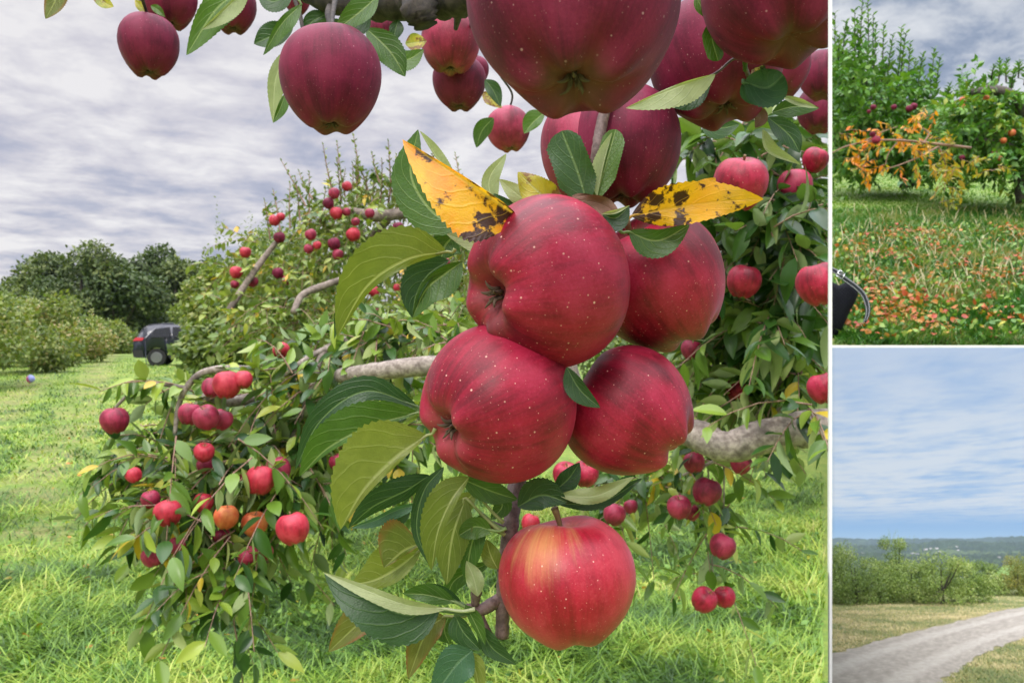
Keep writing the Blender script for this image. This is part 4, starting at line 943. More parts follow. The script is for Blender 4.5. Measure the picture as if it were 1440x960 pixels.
# ------------------------------------------------------------------ grass
def grass(name, label, pts, hts, mat, rng, wid=.006, lean=.6, rnd=None, side_='L'):
    n = len(pts); th = rng.rand(n)*6.28; L = hts
    ln = lean*(.3+rng.rand(n)); d = np.stack([np.cos(th)*ln, np.sin(th)*ln, np.ones(n)], 1); d /= np.linalg.norm(d, axis=1)[:, None]
    side = np.stack([-np.sin(th), np.cos(th), np.zeros(n)], 1)
    w = wid*(.6+.8*rng.rand(n))
    curl_ = (.25+.6*rng.rand(n))*L
    out = np.stack([np.cos(th), np.sin(th), -np.ones(n)*.55], 1)
    V = np.zeros((n, 7, 3), dtype=np.float32)
    for k, (t, ww) in enumerate([(0, 1), (.4, .9), (.75, .6)]):
        c_ = pts+d*(L*t)[:, None]+out*(curl_*t*t)[:, None]
        V[:, 2*k] = c_-side*(w*ww)[:, None]; V[:, 2*k+1] = c_+side*(w*ww)[:, None]
    V[:, 6] = pts+d*L[:, None]+out*curl_[:, None]
    ok = (V[:, :, 0] < KL*V[:, :, 1]).all(1) if side_ == 'L' else (V[:, :, 0] > KR*V[:, :, 1]).all(1)
    V = V[ok]; n = len(V); rnd = rnd[ok] if rnd is not None else None
    base = (np.arange(n)*7)[:, None]
    # last face as a sliver quad: use a real triangle list instead
    me = bpy.data.meshes.new(name)
    quads = np.concatenate([base+np.array([[0, 1, 3, 2]]), base+np.array([[2, 3, 5, 4]])]); tris = base+np.array([[4, 5, 6]])
    me.vertices.add(n*7); me.vertices.foreach_set('co', V.ravel())
    li = np.concatenate([quads.ravel(), tris.ravel()]).astype(np.int32)
    me.loops.add(len(li)); me.loops.foreach_set('vertex_index', li)
    st = np.concatenate([np.arange(len(quads))*4, len(quads)*4+np.arange(n)*3]).astype(np.int32)
    me.polygons.add(len(st)); me.polygons.foreach_set('loop_start', st)
    r = rng.rand(n) if rnd is None else rnd
    a_ = me.attributes.new('rnd', 'FLOAT', 'POINT'); a_.data.foreach_set('value', np.repeat(r, 7).astype(np.float32))
    me.update(calc_edges=True); me['world'] = 1
    return tag(link(name, me, mat), label, 'grass', kind='stuff')
def grass_mat(name, stops, scale=1.0):
    m, nb, p = newmat(name)
    r = nb.node('ShaderNodeAttribute', attribute_name='rnd').outputs['Fac']
    pos = nb.node('ShaderNodeNewGeometry').outputs['Position']
    f = nb.m('ADD', nb.m('MULTIPLY', r, .42), nb.m('MULTIPLY', nb.ss(nb.noise(pos, scale, 5, .6), .3, .7), .58))
    c = nb.ramp(f, stops); nb.put(p.inputs['Base Color'], c); p.inputs['Roughness'].default_value = .5
    tr = nb.node('ShaderNodeBsdfTranslucent'); nb.put(tr.inputs[0], nb.mix(1., c, (1.2, 1.3, .6), 'MULTIPLY'))
    mx = nb.node('ShaderNodeMixShader'); mx.inputs[0].default_value = .22; out = m.node_tree.nodes['Material Output']
    nb.l.new(p.outputs[0], mx.inputs[1]); nb.l.new(tr.outputs[0], mx.inputs[2]); nb.l.new(mx.outputs[0], out.inputs[0])
    return m
M_grass = grass_mat('grass_blade', [(.16, (.02, .06, .007)), (.38, (.07, .165, .012)), (.58, (.20, .34, .026)), (.78, (.39, .46, .07)), (.95, (.50, .43, .18))], 1.1)
rng = np.random.RandomState(77)
def scatter(n, y0, y1, k0, k1, pw=1.0):
    y = y0*(y1/y0)**(rng.rand(n)**pw); x = y*(k0+(k1-k0)*rng.rand(n)); return x, y
x, y = scatter(150000, 3.3, 9, -.72, KL-.006); keep = rng.rand(len(x)) < np.clip(.55+.5*np.sin(x*2.3+np.sin(y*3.1)*2)*np.sin(y*2.1), .3, 1)
trk = (np.minimum(abs(x+.495*y+.9+.15*np.sin(y*1.7)), abs(x+.495*y+2.4+.15*np.sin(y*1.7))) < .42) & (rng.rand(len(x)) < .5); x, y = x[keep & ~trk], y[keep & ~trk]; cl = .5+.5*np.sin(x*1.7+1)*np.sin(y*1.9+.3*x)
grass('grass', 'long fresh green grass under the apple trees', np.stack([x, y, hmain(x, y)-.01], 1), (.08+.14*rng.rand(len(x)))*(.7+.7*cl), M_grass, rng, .0040, 1.1, rnd=np.clip(rng.rand(len(x))*.8+.2*cl, 0, 1))
x, y = scatter(60000, 9, 48, -.72, -.15); trk = (np.minimum(abs(x+.495*y+.9+.15*np.sin(y*1.7)), abs(x+.495*y+2.4+.15*np.sin(y*1.7))) < .5) & (rng.rand(len(x)) < .55); x, y = x[~trk], y[~trk]
grass('grass', 'shorter grass of the lane leading back to the car', np.stack([x, y, hmain(x, y)-.01], 1), (.05+.07*rng.rand(len(x))), M_grass, rng, .009, .8)
x, y = scatter(130, 3.5, 12, -.70, KL-.01); acc = Acc()
leaf_batch(acc, np.stack([x, y, hmain(x, y)+.05+.05*rng.rand(len(x))], 1), rng.normal(size=(len(x), 3))*np.array([1, 1, .3]), np.tile([[0, 0, 1.]], (len(x), 1))+rng.normal(size=(len(x), 3))*.4, .03+.03*rng.rand(len(x)), .34, 'mid', rng, rnd=rng.rand(len(x))*.5)
tag(link('fallen_leaves', clip(acc.mesh('fallen_leaves'), KL), M_fall), 'a few yellow and brown leaves fallen in the grass under the apple trees', 'fallen leaves', kind='stuff')
# low broad leaved weeds in the near grass
acc = Acc(); x, y = scatter(2600, 3.4, 7, -.70, KL-.01); P_ = np.stack([x, y, hmain(x, y)+.02+.05*rng.rand(len(x))], 1)
dd = rng.normal(size=(len(x), 3)); dd[:, 2] = .3
M_weed = leaf_mat('weed_leaf', [(0, (.06, .16, .02)), (.7, (.16, .30, .04)), (.97, (.25, .36, .06)), (1, (.6, .5, .05))], (.2, .3, .1), veins=False, trans=.3)
leaf_batch(acc, P_, dd, np.tile([[0, 0, 1.]], (len(x), 1))+rng.normal(size=(len(x), 3))*.4, .03+.025*rng.rand(len(x)), .34, 'mid', rng)
tag(link('weeds', clip(acc.mesh('weeds'), KL), M_weed), 'clover and small broad leaved weeds among the grass', 'weeds', kind='stuff')

# ------------------------------------------------------------------ parked car
def car():
    M_paint = plain('car_paint_blue_grey', (.012, .016, .032), .35, .1, .4)
    M_trim = plain('car_trim_black', (.012, .012, .014), .6); M_glass = plain('car_glass', (.012, .014, .018), .12)
    M_red = plain('car_lamp_red', (.40, .012, .02), .2); M_tyre = plain('car_tyre', (.015, .015, .016), .85); M_rim = plain('car_rim', (.22, .225, .24), .4, .8)
    M_plate = plain('car_plate', (.55, .56, .58), .5)
    Y = 30.; X0 = (181-720)*Y/F; z0 = float(hmain(X0, Y))-.02
    T = thing('parked_car', 'dark blue grey SUV parked on the lane, its rear with red lamps towards us', 'car', (X0+2.2, Y+.4, z0))
    W = .92; O = Matrix.Translation((X0, Y+.7, z0)) @ Matrix.Rotation(R(14), 4, 'Z')
    # side profile, rear at x = 0 and nose at x = 4.5
    def arch(cx, r, n=8): return [(cx-r*math.cos(t), .34+r*math.sin(t)) for t in np.linspace(0, math.pi, n)]
    prof_ = [(.06, .34)] + [(.02, .62), (0, .95), (.10, 1.08), (.34, 1.50), (.55, 1.62), (1.1, 1.68), (2.0, 1.66), (2.7, 1.50), (3.25, 1.10), (4.1, .98), (4.42, .80), (4.5, .55), (4.45, .32)] + arch(3.62, .40)[::-1] + arch(.86, .40)[::-1]
    bm = bmesh.new(); rows = []
    for yy in (-1, -.94, -.4, .4, .94, 1):
        row = []
        for (px, pz) in prof_:
            tum = 1-.20*max(0, (pz-.98)/.7); edge = .94 if abs(yy) == 1 else 1
            inz = pz-(.03 if abs(yy) == 1 and pz > .9 else 0); inx = px+(.05 if abs(yy) == 1 and px < .4 else 0)
            yv = (1 if yy > 0 else -1)*W*tum if abs(yy) == 1 else yy*W*tum*.985
            row.append(bm.verts.new((inx, yv, inz)))
        rows.append(row)
    n = len(prof_)
    for a_, b_ in zip(rows, rows[1:]):
        for i in range(n): bm.faces.new((a_[i], b_[i], b_[(i+1) % n], a_[(i+1) % n]))
    f1 = bm.faces.new(rows[0]); f2 = bm.faces.new(rows[-1][::-1])
    bmesh.ops.triangulate(bm, faces=[f1, f2]); bmesh.ops.recalc_face_normals(bm, faces=bm.faces)
    bm.transform(O); bmesh.ops.bevel(bm, geom=[e for e in bm.edges if len(e.link_faces) == 2 and e.calc_face_angle() > .35], offset=.045, segments=3, affect='EDGES'); body = link('body', bm_mesh('body', bm, True), M_paint, T)
    def poly(name, pts, mat, parent=T, th=.02, axis='y', side=-1, off=0):
        bm = bmesh.new(); vs = []
        for (px, pz) in pts:
            if axis == 'y':
                tum = 1-.20*max(0, (pz-.98)/.7); vs.append(bm.verts.new((px, side*(W*tum+.006), pz)))
            else:
                xx = np.interp(pz, [.34, .62, .95, 1.08, 1.50, 1.62], [.06, .02, 0, .10, .34, .55]); vs.append(bm.verts.new((xx-.012, px, pz)))
        f = bm.faces.new(vs); r = bmesh.ops.extrude_face_region(bm, geom=[f]); 
        d = Vector((0, -side*th, 0)) if axis == 'y' else Vector((th, 0, 0))
        bmesh.ops.translate(bm, verts=[v for v in r['geom'] if isinstance(v, bmesh.types.BMVert)], vec=-d*.6)
        bmesh.ops.recalc_face_normals(bm, faces=bm.faces); bm.transform(O); return link(name, bm_mesh(name, bm), mat, parent)
    for sd in (-1, 1):
        poly('side_window', [(.62, 1.12), (.80, 1.44), (1.32, 1.52), (1.34, 1.12)], M_glass, side=sd)
        poly('side_window', [(1.42, 1.12), (1.42, 1.52), (2.05, 1.52), (2.1, 1.12)], M_glass, side=sd)
        poly('side_window', [(2.18, 1.12), (2.14, 1.50), (2.58, 1.40), (3.0, 1.12)], M_glass, side=sd)
        poly('side_sill', [(1.30, .34), (1.30, .46), (3.18, .46), (3.18, .34)], M_trim, side=sd)
        poly('bumper_corner', [(.07, .36), (.03, .64), (.36, .64), (.42, .36)], M_trim, side=sd)
        poly('chrome_strip', [(.48, 1.10), (.80, 1.46), (.80, 1.49), (.44, 1.10)], M_rim, side=sd)
        poly('tail_lamp', [(.02, .98), (.12, 1.12), (.42, 1.10), (.36, 1.00)], M_red, side=sd)
    poly('rear_window', [(-.62, 1.14), (.62, 1.14), (.52, 1.50), (-.52, 1.50)], M_glass, axis='x')
    for sd in (-1, 1): poly('tail_lamp', [(sd*.45, .98), (sd*.84, .98), (sd*.80, 1.12), (sd*.45, 1.08)], M_red, axis='x')
    poly('rear_bumper', [(-.86, .36), (.86, .36), (.86, .64), (-.86, .64)], M_trim, axis='x')
    poly('number_plate', [(-.16, .76), (.16, .76), (.16, .88), (-.16, .88)], M_plate, axis='x')
    for cx in (.86, 3.62):
        for sd in (-1, 1):
            bm = bmesh.new(); bmesh.ops.create_cone(bm, cap_ends=True, segments=28, radius1=.345, radius2=.345, depth=.22, matrix=O @ Matrix.Translation((cx, sd*(W-.13), .345)) @ Matrix.Rotation(R(90), 4, 'X'))
            bmesh.ops.bevel(bm, geom=[e for e in bm.edges if len(e.link_faces) == 2 and e.calc_face_angle() > 1], offset=.03, segments=2, affect='EDGES')
            w_ = link('wheel', bm_mesh('wheel', bm), M_tyre, T)
            bm = bmesh.new(); bmesh.ops.create_cone(bm, cap_ends=True, segments=20, radius1=.22, radius2=.20, depth=.03, matrix=O @ Matrix.Translation((cx, sd*(W-.01), .345)) @ Matrix.Rotation(R(90), 4, 'X'))
            me = bm_mesh('rim', bm); me['world'] = 0; link('rim', me, M_rim, w_)
car()
def ball():
    m, nb, p = newmat('ball_pink_blue'); x, y, z = nb.sep(nb.node('ShaderNodeTexCoord').outputs['Object'])
    nb.put(p.inputs['Base Color'], nb.mix(nb.ss(nb.m('ADD', x, nb.m('MULTIPLY', z, .3)), -.02, .02), (.75, .10, .32), (.35, .38, .80))); p.inputs['Roughness'].default_value = .4
    Y = 20.; x_ = (43-720)*Y/F
    a_ = Acc(); bm = bmesh.new(); bmesh.ops.create_uvsphere(bm, u_segments=20, v_segments=14, radius=.10)
    bmesh.ops.create_cone(bm, cap_ends=True, segments=8, radius1=.012, radius2=.008, depth=.02, matrix=Matrix.Translation((0, 0, .105)))
    me = bm_mesh('ball', bm, True); me['world'] = 0; o = link('ball', me, m); o.location = (x_, Y, float(hmain(x_, Y))+.17)
    tag(o, 'small pink and blue play ball lying in the grass of the lane', 'ball')
ball()

# ------------------------------------------------------------------ upper terrace orchard, on a slope at the right
ZT = .291
def up_(x, y): return ZT*np.asarray(y, float)
Y0 = 5.4
ws = plain('white_paint', (.85, .85, .84), .5)
me_ = []
m_t, nb, p = newmat('terrace_turf')
pos = nb.node('ShaderNodeNewGeometry').outputs['Position']; x, y, z = nb.sep(pos)
n1 = nb.noise(pos, .5, 4); n2 = nb.noise(pos, 7, 5, .7)
c = nb.ramp(nb.m('ADD', nb.m('MULTIPLY', n1, .5), nb.m('MULTIPLY', n2, .5)), [(.3, (.035, .085, .012)), (.5, (.08, .14, .02)), (.66, (.20, .17, .06)), (.8, (.22, .12, .05))])
c2 = nb.ramp(n2, [(.3, (.10, .18, .03)), (.7, (.22, .28, .07))])
c = nb.mix(nb.ss(y, 12.0, 13.5), c, c2)
nb.put(p.inputs['Base Color'], c); p.inputs['Roughness'].default_value = .95; nb.put(p.inputs['Normal'], nb.bump(n2, .6, .05))
ys_ = list(np.linspace(Y0, 27, 60)); V = []; nx = 24
for yy in ys_:
    for i in range(nx+1): V.append((yy*(KR+(.70-KR)*i/nx), yy, ZT*yy))
n_ = nx+1; Fq = [(j*n_+i, j*n_+i+1, (j+1)*n_+i+1, (j+1)*n_+i) for j in range(len(ys_)-1) for i in range(nx)]
tag(link('upper_terrace', mesh_np('upper_terrace', V, Fq, None, None, True), m_t), kind='structure')
# added white board and slim post put in only to part the three views
bm = bmesh.new()
t_ = 3.2*Y0/F
zt = EYE-(485.3-480)*Y0/F
bbox_mesh(bm, ((KR+.70)*Y0/2, Y0-.012, zt-t_/2), ((.70-KR)*Y0, .02, t_))
tag(link('dividing_strip', bm_mesh('dividing_strip', bm), ws), 'thin white board added to part the raised slope from the valley view below', 'strip')
bm = bmesh.new()
bbox_mesh(bm, (((KR+KL+.0006)/2)*Y0, Y0-.004, 1.6), ((KR-KL+.0002)*Y0*.93, .03, 5.2))
tag(link('divider', bm_mesh('divider', bm), ws), 'slim tall white post added to part the near orchard from the slope', 'divider')

rng = np.random.RandomState(101)
M_tg = grass_mat('terrace_grass', [(.15, (.02, .09, .012)), (.45, (.05, .17, .02)), (.68, (.11, .22, .035)), (.82, (.28, .25, .09)), (.95, (.42, .34, .18))], 1.1)
x, y = scatter(46000, Y0+.01, 13, KR+.001, .68)
grass('grass', 'rough green and straw coloured grass on the raised slope', np.stack([x, y, up_(x, y)-.01], 1), (.05+.10*rng.rand(len(x))), M_tg, rng, .0045, .7, side_='R')
x, y = scatter(750, 6.5, 12.5, KR+.002, .68)
M_straw = grass_mat('straw_stalk', [(0, (.25, .22, .10)), (1, (.50, .42, .24))], 1)
grass('dry_stalks', 'tall dry straw stalks standing in the grass of the raised slope', np.stack([x, y, up_(x, y)], 1), (.18+.2*rng.rand(len(x))), M_straw, rng, .004, .25, side_='R')
x, y = scatter(22000, 12.5, 26, KR+.001, .68)
M_tg2 = grass_mat('terrace_mown', [(.2, (.07, .18, .02)), (.5, (.16, .33, .04)), (.75, (.30, .38, .09))], .8)
grass('grass', 'short mown green grass under the trees of the raised slope', np.stack([x, y, up_(x, y)-.01], 1), (.03+.04*rng.rand(len(x))), M_tg2, rng, .009, .7, side_='R')
# fallen orange and red leaves: patches
P_ = []; pc = [(5.55+rng.rand()**1.2*5.5, KR+.02+rng.rand()*.26) for _ in range(90)] + [(5.8+rng.rand()*1.1, KR+.05+rng.rand()*.07) for _ in range(22)]
for (yy, kk) in pc:
    for _ in range(rng.randint(6, 24)):
        y_ = yy+rng.normal()*.16; x_ = kk*yy+rng.normal()*.10
        if y_ < Y0+.02 or x_ < (KR+.003)*y_: continue
        P_.append((x_, y_, ZT*y_+.03+.06*rng.rand()))
P_ = np.array(P_); acc = Acc()
leaf_batch(acc, P_, rng.normal(size=(len(P_), 3))*np.array([1, 1, .5]), np.tile([[0, -.5, 1.]], (len(P_), 1))+rng.normal(size=(len(P_), 3))*.5, .025+.035*rng.rand(len(P_)), .38, 'mid', rng, rnd=np.clip(.05+.6*np.repeat(rng.rand(len(P_)//10+1), 10)[:len(P_)]+.3*rng.rand(len(P_)), 0, 1))
tag(link('fallen_leaves', acc.mesh('fallen_leaves'), M_fall), 'orange and red creeper leaves scattered in patches over the slope', 'fallen leaves', kind='stuff')
acc = Acc(); x, y = scatter(1100, 5.45, 11, KR+.004, .66)
leaf_batch(acc, np.stack([x, y, up_(x, y)+.04+.05*rng.rand(len(x))], 1), rng.normal(size=(len(x), 3)), np.tile([[0, -.5, 1.]], (len(x), 1))+rng.normal(size=(len(x), 3))*.4, .05, .38, 'mid', rng)
tag(link('weeds', acc.mesh('weeds'), M_weed), 'fresh green leafy weeds in the rough grass of the raised slope', 'weeds', kind='stuff')

def sh2(defs, leafL, Y, per): return lambda fol, tw, rng: shoots(fol, tw, rng, defs, leafL, Y, per, 'mid')
CT = (KR, False)
def tb(px, Y): return None
# big tree at the left of the slope, with tall straight shoots
sd_ = [(1176, 150, 1174, 18), (1186, 140, 1190, 30), (1196, 150, 1202, 14), (1208, 120, 1213, 0), (1218, 130, 1220, -6), (1225, 140, 1232, 32), (1238, 150, 1243, 34), (1248, 150, 1256, 48), (1256, 160, 1268, 38), (1262, 150, 1274, 46), (1280, 150, 1288, 82), (1286, 150, 1298, 76), (1300, 160, 1314, 68), (1306, 170, 1322, 80), (1270, 160, 1280, 60), (1212, 140, 1206, 40), (1330, 170, 1336, 118), (1232, 160, 1228, 20), (1182, 130, 1180, 50)]
cascade('apple_tree', 'tall green apple tree at the left of the slope with many upright leafy shoots', [
    (1185, 120, 55, 60, 15, 1.5, 110), (1240, 150, 60, 50, 15, 1.5, 150), (1190, 190, 45, 45, 15, 1.5, 120), (1255, 200, 60, 36, 15, 1.5, 130), (1300, 170, 34, 36, 15, 1.2, 70), (1215, 225, 60, 20, 15, 1.5, 70), (1300, 215, 40, 26, 15, 1.2, 50)],
    M_tup, [([(1277, 262, 15.5), (1275, 240, 15.5), (1270, 215, 15.3), (1250, 180, 15)], [.16, .14, .12, .08], .2), ([(1270, 220, 15.2), (1235, 190, 15), (1200, 170, 15)], [.09, .07, .04], .2)],
    51, leafL=.135, tl=.55, per=18, kind='lo', clip_to=CT, bmat=B_dark, tmat=B_dark, root=(1277, 262, 15.5), droop=.1, extra=sh2(sd_, .17, 15, 40), rmul=.9)
sd_ = [(1395, 120, 1398, 92), (1404, 115, 1406, 84), (1415, 115, 1416, 84), (1432, 110, 1434, 86), (1440, 120, 1444, 88), (1422, 125, 1426, 100), (1385, 130, 1383, 106), (1455, 120, 1458, 70)]
cascade('apple_tree', 'apple tree at the right of the slope with a bare arching grey limb', [
    (1370, 150, 34, 28, 13, 1.2, 60), (1355, 190, 50, 30, 13, 1.2, 110), (1410, 170, 50, 40, 13, 1.2, 90), (1400, 225, 55, 20, 13, 1.2, 80), (1445, 200, 40, 50, 13, 1.2, 90), (1340, 232, 40, 14, 13, 1., 34), (1345, 160, 20, 24, 13, 1, 26)],
    M_tup, [([(1368, 130, 12.4), (1385, 127, 12.4), (1405, 128, 12.4), (1420, 134, 12.5), (1434, 150, 12.6), (1446, 190, 12.9), (1440, 230, 13), (1442, 285, 13)], [.06, .075, .08, .085, .09, .12, .14, .15], .22),
            ([(1446, 228, 12.9), (1425, 210, 12.6), (1400, 200, 12.5), (1370, 196, 12.5)], [.09, .07, .05, .02], .3), ([(1442, 190, 12.6), (1455, 160, 12.6), (1480, 140, 12.6)], [.06, .05, .03], .2)],
    52, leafL=.125, tl=.5, per=16, kind='lo', clip_to=CT, bmat=B_trunk, tmat=B_dark, root=(1442, 285, 13), droop=.2, extra=sh2(sd_, .12, 13, 22), rmul=1.02)
for i, (px, Y, h, rad, lb) in enumerate([(1195, 23, 4.6, 2.2, 'dark green tree closing the back of the slope at its left end'), (1290, 24, 2.6, 1.9, 'dark green tree closing the back of the slope, middle one'), (1400, 23, 2.5, 2.0, 'dark green tree closing the back of the slope at its right end')]):
    x_ = (px-720)*Y/F; tree('apple_tree', lb, (x_, Y, ZT*Y), h*.62, rad*.9, M_tup, 80+i, 1500, .26, 'dark trees at the back of the slope', clipk=CT, skirt=.02, trunk_h=.2, tint=(.55, 0))
# near bough with autumn leaves reaching in from the left
def aut(fol, tw, rng):
    st, dr = [], []
    for (cx, cy, n_) in [(1190, 188, 5), (1215, 200, 5), (1238, 180, 4), (1222, 235, 5), (1250, 228, 5), (1205, 222, 4), (1275, 215, 5), (1300, 200, 6), (1262, 190, 5), (1310, 155, 5), (1290, 175, 4), (1320, 215, 5), (1328, 240, 6), (1330, 262, 6), (1322, 278, 3), (1345, 205, 4), (1300, 232, 4), (1240, 205, 4), (1350, 235, 4), (1370, 225, 4), (1390, 240, 4)]:
        for _ in range(max(2, int(n_*.9))): st.append(np.array(at(cx+rng.normal()*7, cy+rng.normal()*5, 7.3+rng.normal()*.15))); dr.append(np.array([rng.normal()*.8, rng.normal()*.4, -.15+rng.normal()*.5]))
    st2 = [s_ for s_ in st]
    xs_ = np.array([720+s_[0]*F/s_[1] for s_ in st2]); ysx = np.array([480-(s_[2]-EYE)*F/s_[1] for s_ in st2])
    for s_, d_, xx, yy in zip(st2, dr, xs_, ysx):
        green = np.clip((xx-1290)/60+(yy-215)/60, 0, 1)
        twig_leaves(fol, tw, [s_], [d_], .13, rng, .068, 8, .3, 'mid', .17, trad=.003, rmul=.35+.55*(1-green), rbase=.14*(1-green)+rng.rand()*.08)
cascade('apple_bough', 'slender bough with orange and yellow leaves reaching across the slope from the left', [(1330, 235, 10, 8, 7.3, .2, 2)], M_aut,
    [([(1168, 216, 7.3), (1190, 206, 7.3), (1220, 199, 7.3), (1250, 197, 7.3), (1285, 199, 7.3), (1330, 204, 7.3), (1365, 208, 7.4)], [.006, .007, .008, .010, .012, .014, .012], .2),
     ([(1215, 199, 7.3), (1240, 186, 7.3), (1262, 178, 7.3)], [.006, .005, .003], .2), ([(1240, 240, 7.2), (1265, 232, 7.2), (1290, 222, 7.2), (1320, 206, 7.3)], [.004, .006, .008, .01], .2),
     ([(1300, 200, 7.3), (1306, 188, 7.3), (1298, 180, 7.3)], [.010, .008, .004], .3), ([(1320, 205, 7.3), (1330, 235, 7.3), (1328, 270, 7.3)], [.007, .005, .003], .2), ([(1262, 200, 7.3), (1250, 215, 7.3), (1245, 232, 7.3)], [.006, .005, .003], .2)],
    61, leafL=.1, tl=.2, kind='mid', clip_to=CT, tmat=B_twig, bmat=B_twig, root=(1300, 200, 7.3), extra=aut, width=.2)
TA = [(1228, 151, 4.0, 'r', 'dark red apple high in the left tree of the slope'), (1222, 157, 3, 'r', 'small dark apple just under the high one in the left tree of the slope'), (1257, 151, 4, 'r', 'dim red apple in the middle of the left tree of the slope'), (1279, 153, 5, 'r', 'dark red apple, left of a touching pair in the left tree'), (1285, 150, 5, 'r', 'dark red apple, right of a touching pair in the left tree'),
      (1232, 197, 6, 'b', 'pinkish apple hanging on the bough with orange leaves'), (1227, 189, 4, 'r', 'dark pink apple just above the pinkish one on the orange bough'), (1411, 198, 4.5, 'o', 'orange apple hanging lower left of another in the right tree'), (1423, 187, 5, 'o', 'orange apple hanging highest near the right edge'), (1387, 138, 4, 'o', 'orange red apple hanging right under the bare arching limb'),
      (1354, 141, 4.5, 'o', 'upper orange apple of a vertical string left of the bare limb'), (1353, 150, 4, 'o', 'second orange apple of the string left of the bare limb'), (1356, 157, 3.5, 'r', 'lowest redder apple of the string left of the bare limb'), (1353, 222, 4, 'r', 'dark red apple low in the leaves between both trees of the slope'), (1406, 223, 3.5, 'o', 'reddish apple low in the right tree near a dark hollow'), (1398, 216, 4, 'r', 'brownish apple low in the right tree')]
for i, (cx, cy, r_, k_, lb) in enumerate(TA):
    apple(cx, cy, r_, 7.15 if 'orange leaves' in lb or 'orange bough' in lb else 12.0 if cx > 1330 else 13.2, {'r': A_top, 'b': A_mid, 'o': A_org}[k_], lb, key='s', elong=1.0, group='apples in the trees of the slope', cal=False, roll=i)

# black quilted bag with a buckled leather strap, standing at the near corner of the slope
def bag():
    Y = 5.62
    T = thing('shoulder_bag', 'black quilted shoulder bag with a buckled leather strap lying at the corner of the slope', 'bag', at(1185, 476, Y))
    m, nb, p = newmat('bag_quilt'); pos = nb.node('ShaderNodeNewGeometry').outputs['Position']; x, y, z = nb.sep(pos)
    a1 = nb.m('PINGPONG', nb.m('MULTIPLY', nb.m('ADD', x, z), 75), 1.); a2 = nb.m('PINGPONG', nb.m('MULTIPLY', nb.m('SUBTRACT', x, z), 75), 1.)
    h_ = nb.m('MULTIPLY', nb.ss(a1, 0, .35), nb.ss(a2, 0, .35))
    nb.put(p.inputs['Base Color'], nb.mix(h_, (.002, .002, .003), (.006, .007, .012))); p.inputs['Roughness'].default_value = .8; p.inputs['Specular IOR Level'].default_value = .15; nb.put(p.inputs['Normal'], nb.bump(h_, .6, .01))
    out = [(1169.5, 396), (1180, 401), (1192, 396), (1199, 398), (1206, 405), (1207, 414), (1203, 424), (1196, 436), (1190, 450), (1183, 464), (1175, 474), (1169.5, 480)]
    bm = bmesh.new(); rows = []
    for dpt, sc in ((-.045, .93), (-.07, .80), (0, 1.), (.045, .97), (.075, .80)):
        pass
    cx, cy = 1182, 436
    ring = []
    for dpt, sc in ((-.075, .0), (-.07, .45), (-.055, .80), (-.02, .97), (.03, 1.), (.07, .9), (.09, .5), (.095, .0)):
        if sc == 0: ring.append([bm.verts.new(at(cx, cy, Y+dpt))])
        else: ring.append([bm.verts.new(at(max(1169.4, cx+(px-cx)*sc), cy+(py-cy)*sc, Y+dpt)) for px, py in out])
    for A_, B_ in zip(ring, ring[1:]):
        n = len(out)
        for i in range(n):
            j = (i+1) % n
            if len(A_) == 1: bm.faces.new((A_[0], B_[j], B_[i]))
            elif len(B_) == 1: bm.faces.new((A_[i], A_[j], B_[0]))
            else: bm.faces.new((A_[i], A_[j], B_[j], B_[i]))
    bmesh.ops.recalc_face_normals(bm, faces=bm.faces); me = bm_mesh('body', bm, True); clip(me, KR+.0004, False, True); link('body', me, m, T)
    ml = plain('strap_leather', (.012, .015, .028), .5); mst = plain('strap_stitching', (.55, .56, .6), .6); mb = plain('buckle_steel', (.6, .61, .63), .25, 1)
    def band(name, pts, w, mat, dy, th=.006):
        C = catmull([np.array(p_+(0,)) for p_ in pts], 40); a_ = Acc(); V = []
        T_ = np.gradient(C[:, :2], axis=0); T_ /= np.linalg.norm(T_, axis=1)[:, None]
        for i in range(40):
            nx_, ny_ = -T_[i][1], T_[i][0]; ww = w*(1-.55*max(0, (i-30)/10)**2)
            for s_, dd in ((-1, 0), (1, 0), (1, th), (-1, th)): V.append(at(C[i][0]+nx_*ww*s_, C[i][1]+ny_*ww*s_, Y+dy+dd))
        Fq = [(i*4+j, i*4+(j+1) % 4, (i+1)*4+(j+1) % 4, (i+1)*4+j) for i in range(39) for j in range(4)]+[(0, 1, 2, 3), (156, 157, 158, 159)]
        a_.add(V, Fq); return link(name, clip(a_.mesh(name, False), KR+.0004, False), mat, T)
    pth = [(1164, 376), (1176, 382), (1188, 392), (1202, 402), (1214, 414), (1220, 430), (1220, 442), (1216, 453)]
    band('strap', pth, 3.7, ml, -.10)
    band('stitching', [(x_+2.1, y_-1.6) for x_, y_ in pth], .35, mst, -.102, .004); band('stitching', [(x_-2.1, y_+1.6) for x_, y_ in pth], .3, mst, -.102, .004)
    a_ = Acc(); q = [(1175, 387), (1181, 380), (1188, 385), (1184, 393)]
    for i in range(4): tube(a_, [at(*q[i], Y-.112), at(*q[(i+1) % 4], Y-.112)], .0042, 8, 3)
    tube(a_, [at(1178, 384, Y-.114), at(1186, 389, Y-.114)], .003, 6, 3)
    link('buckle', a_.mesh('buckle'), mb, T)
bag()

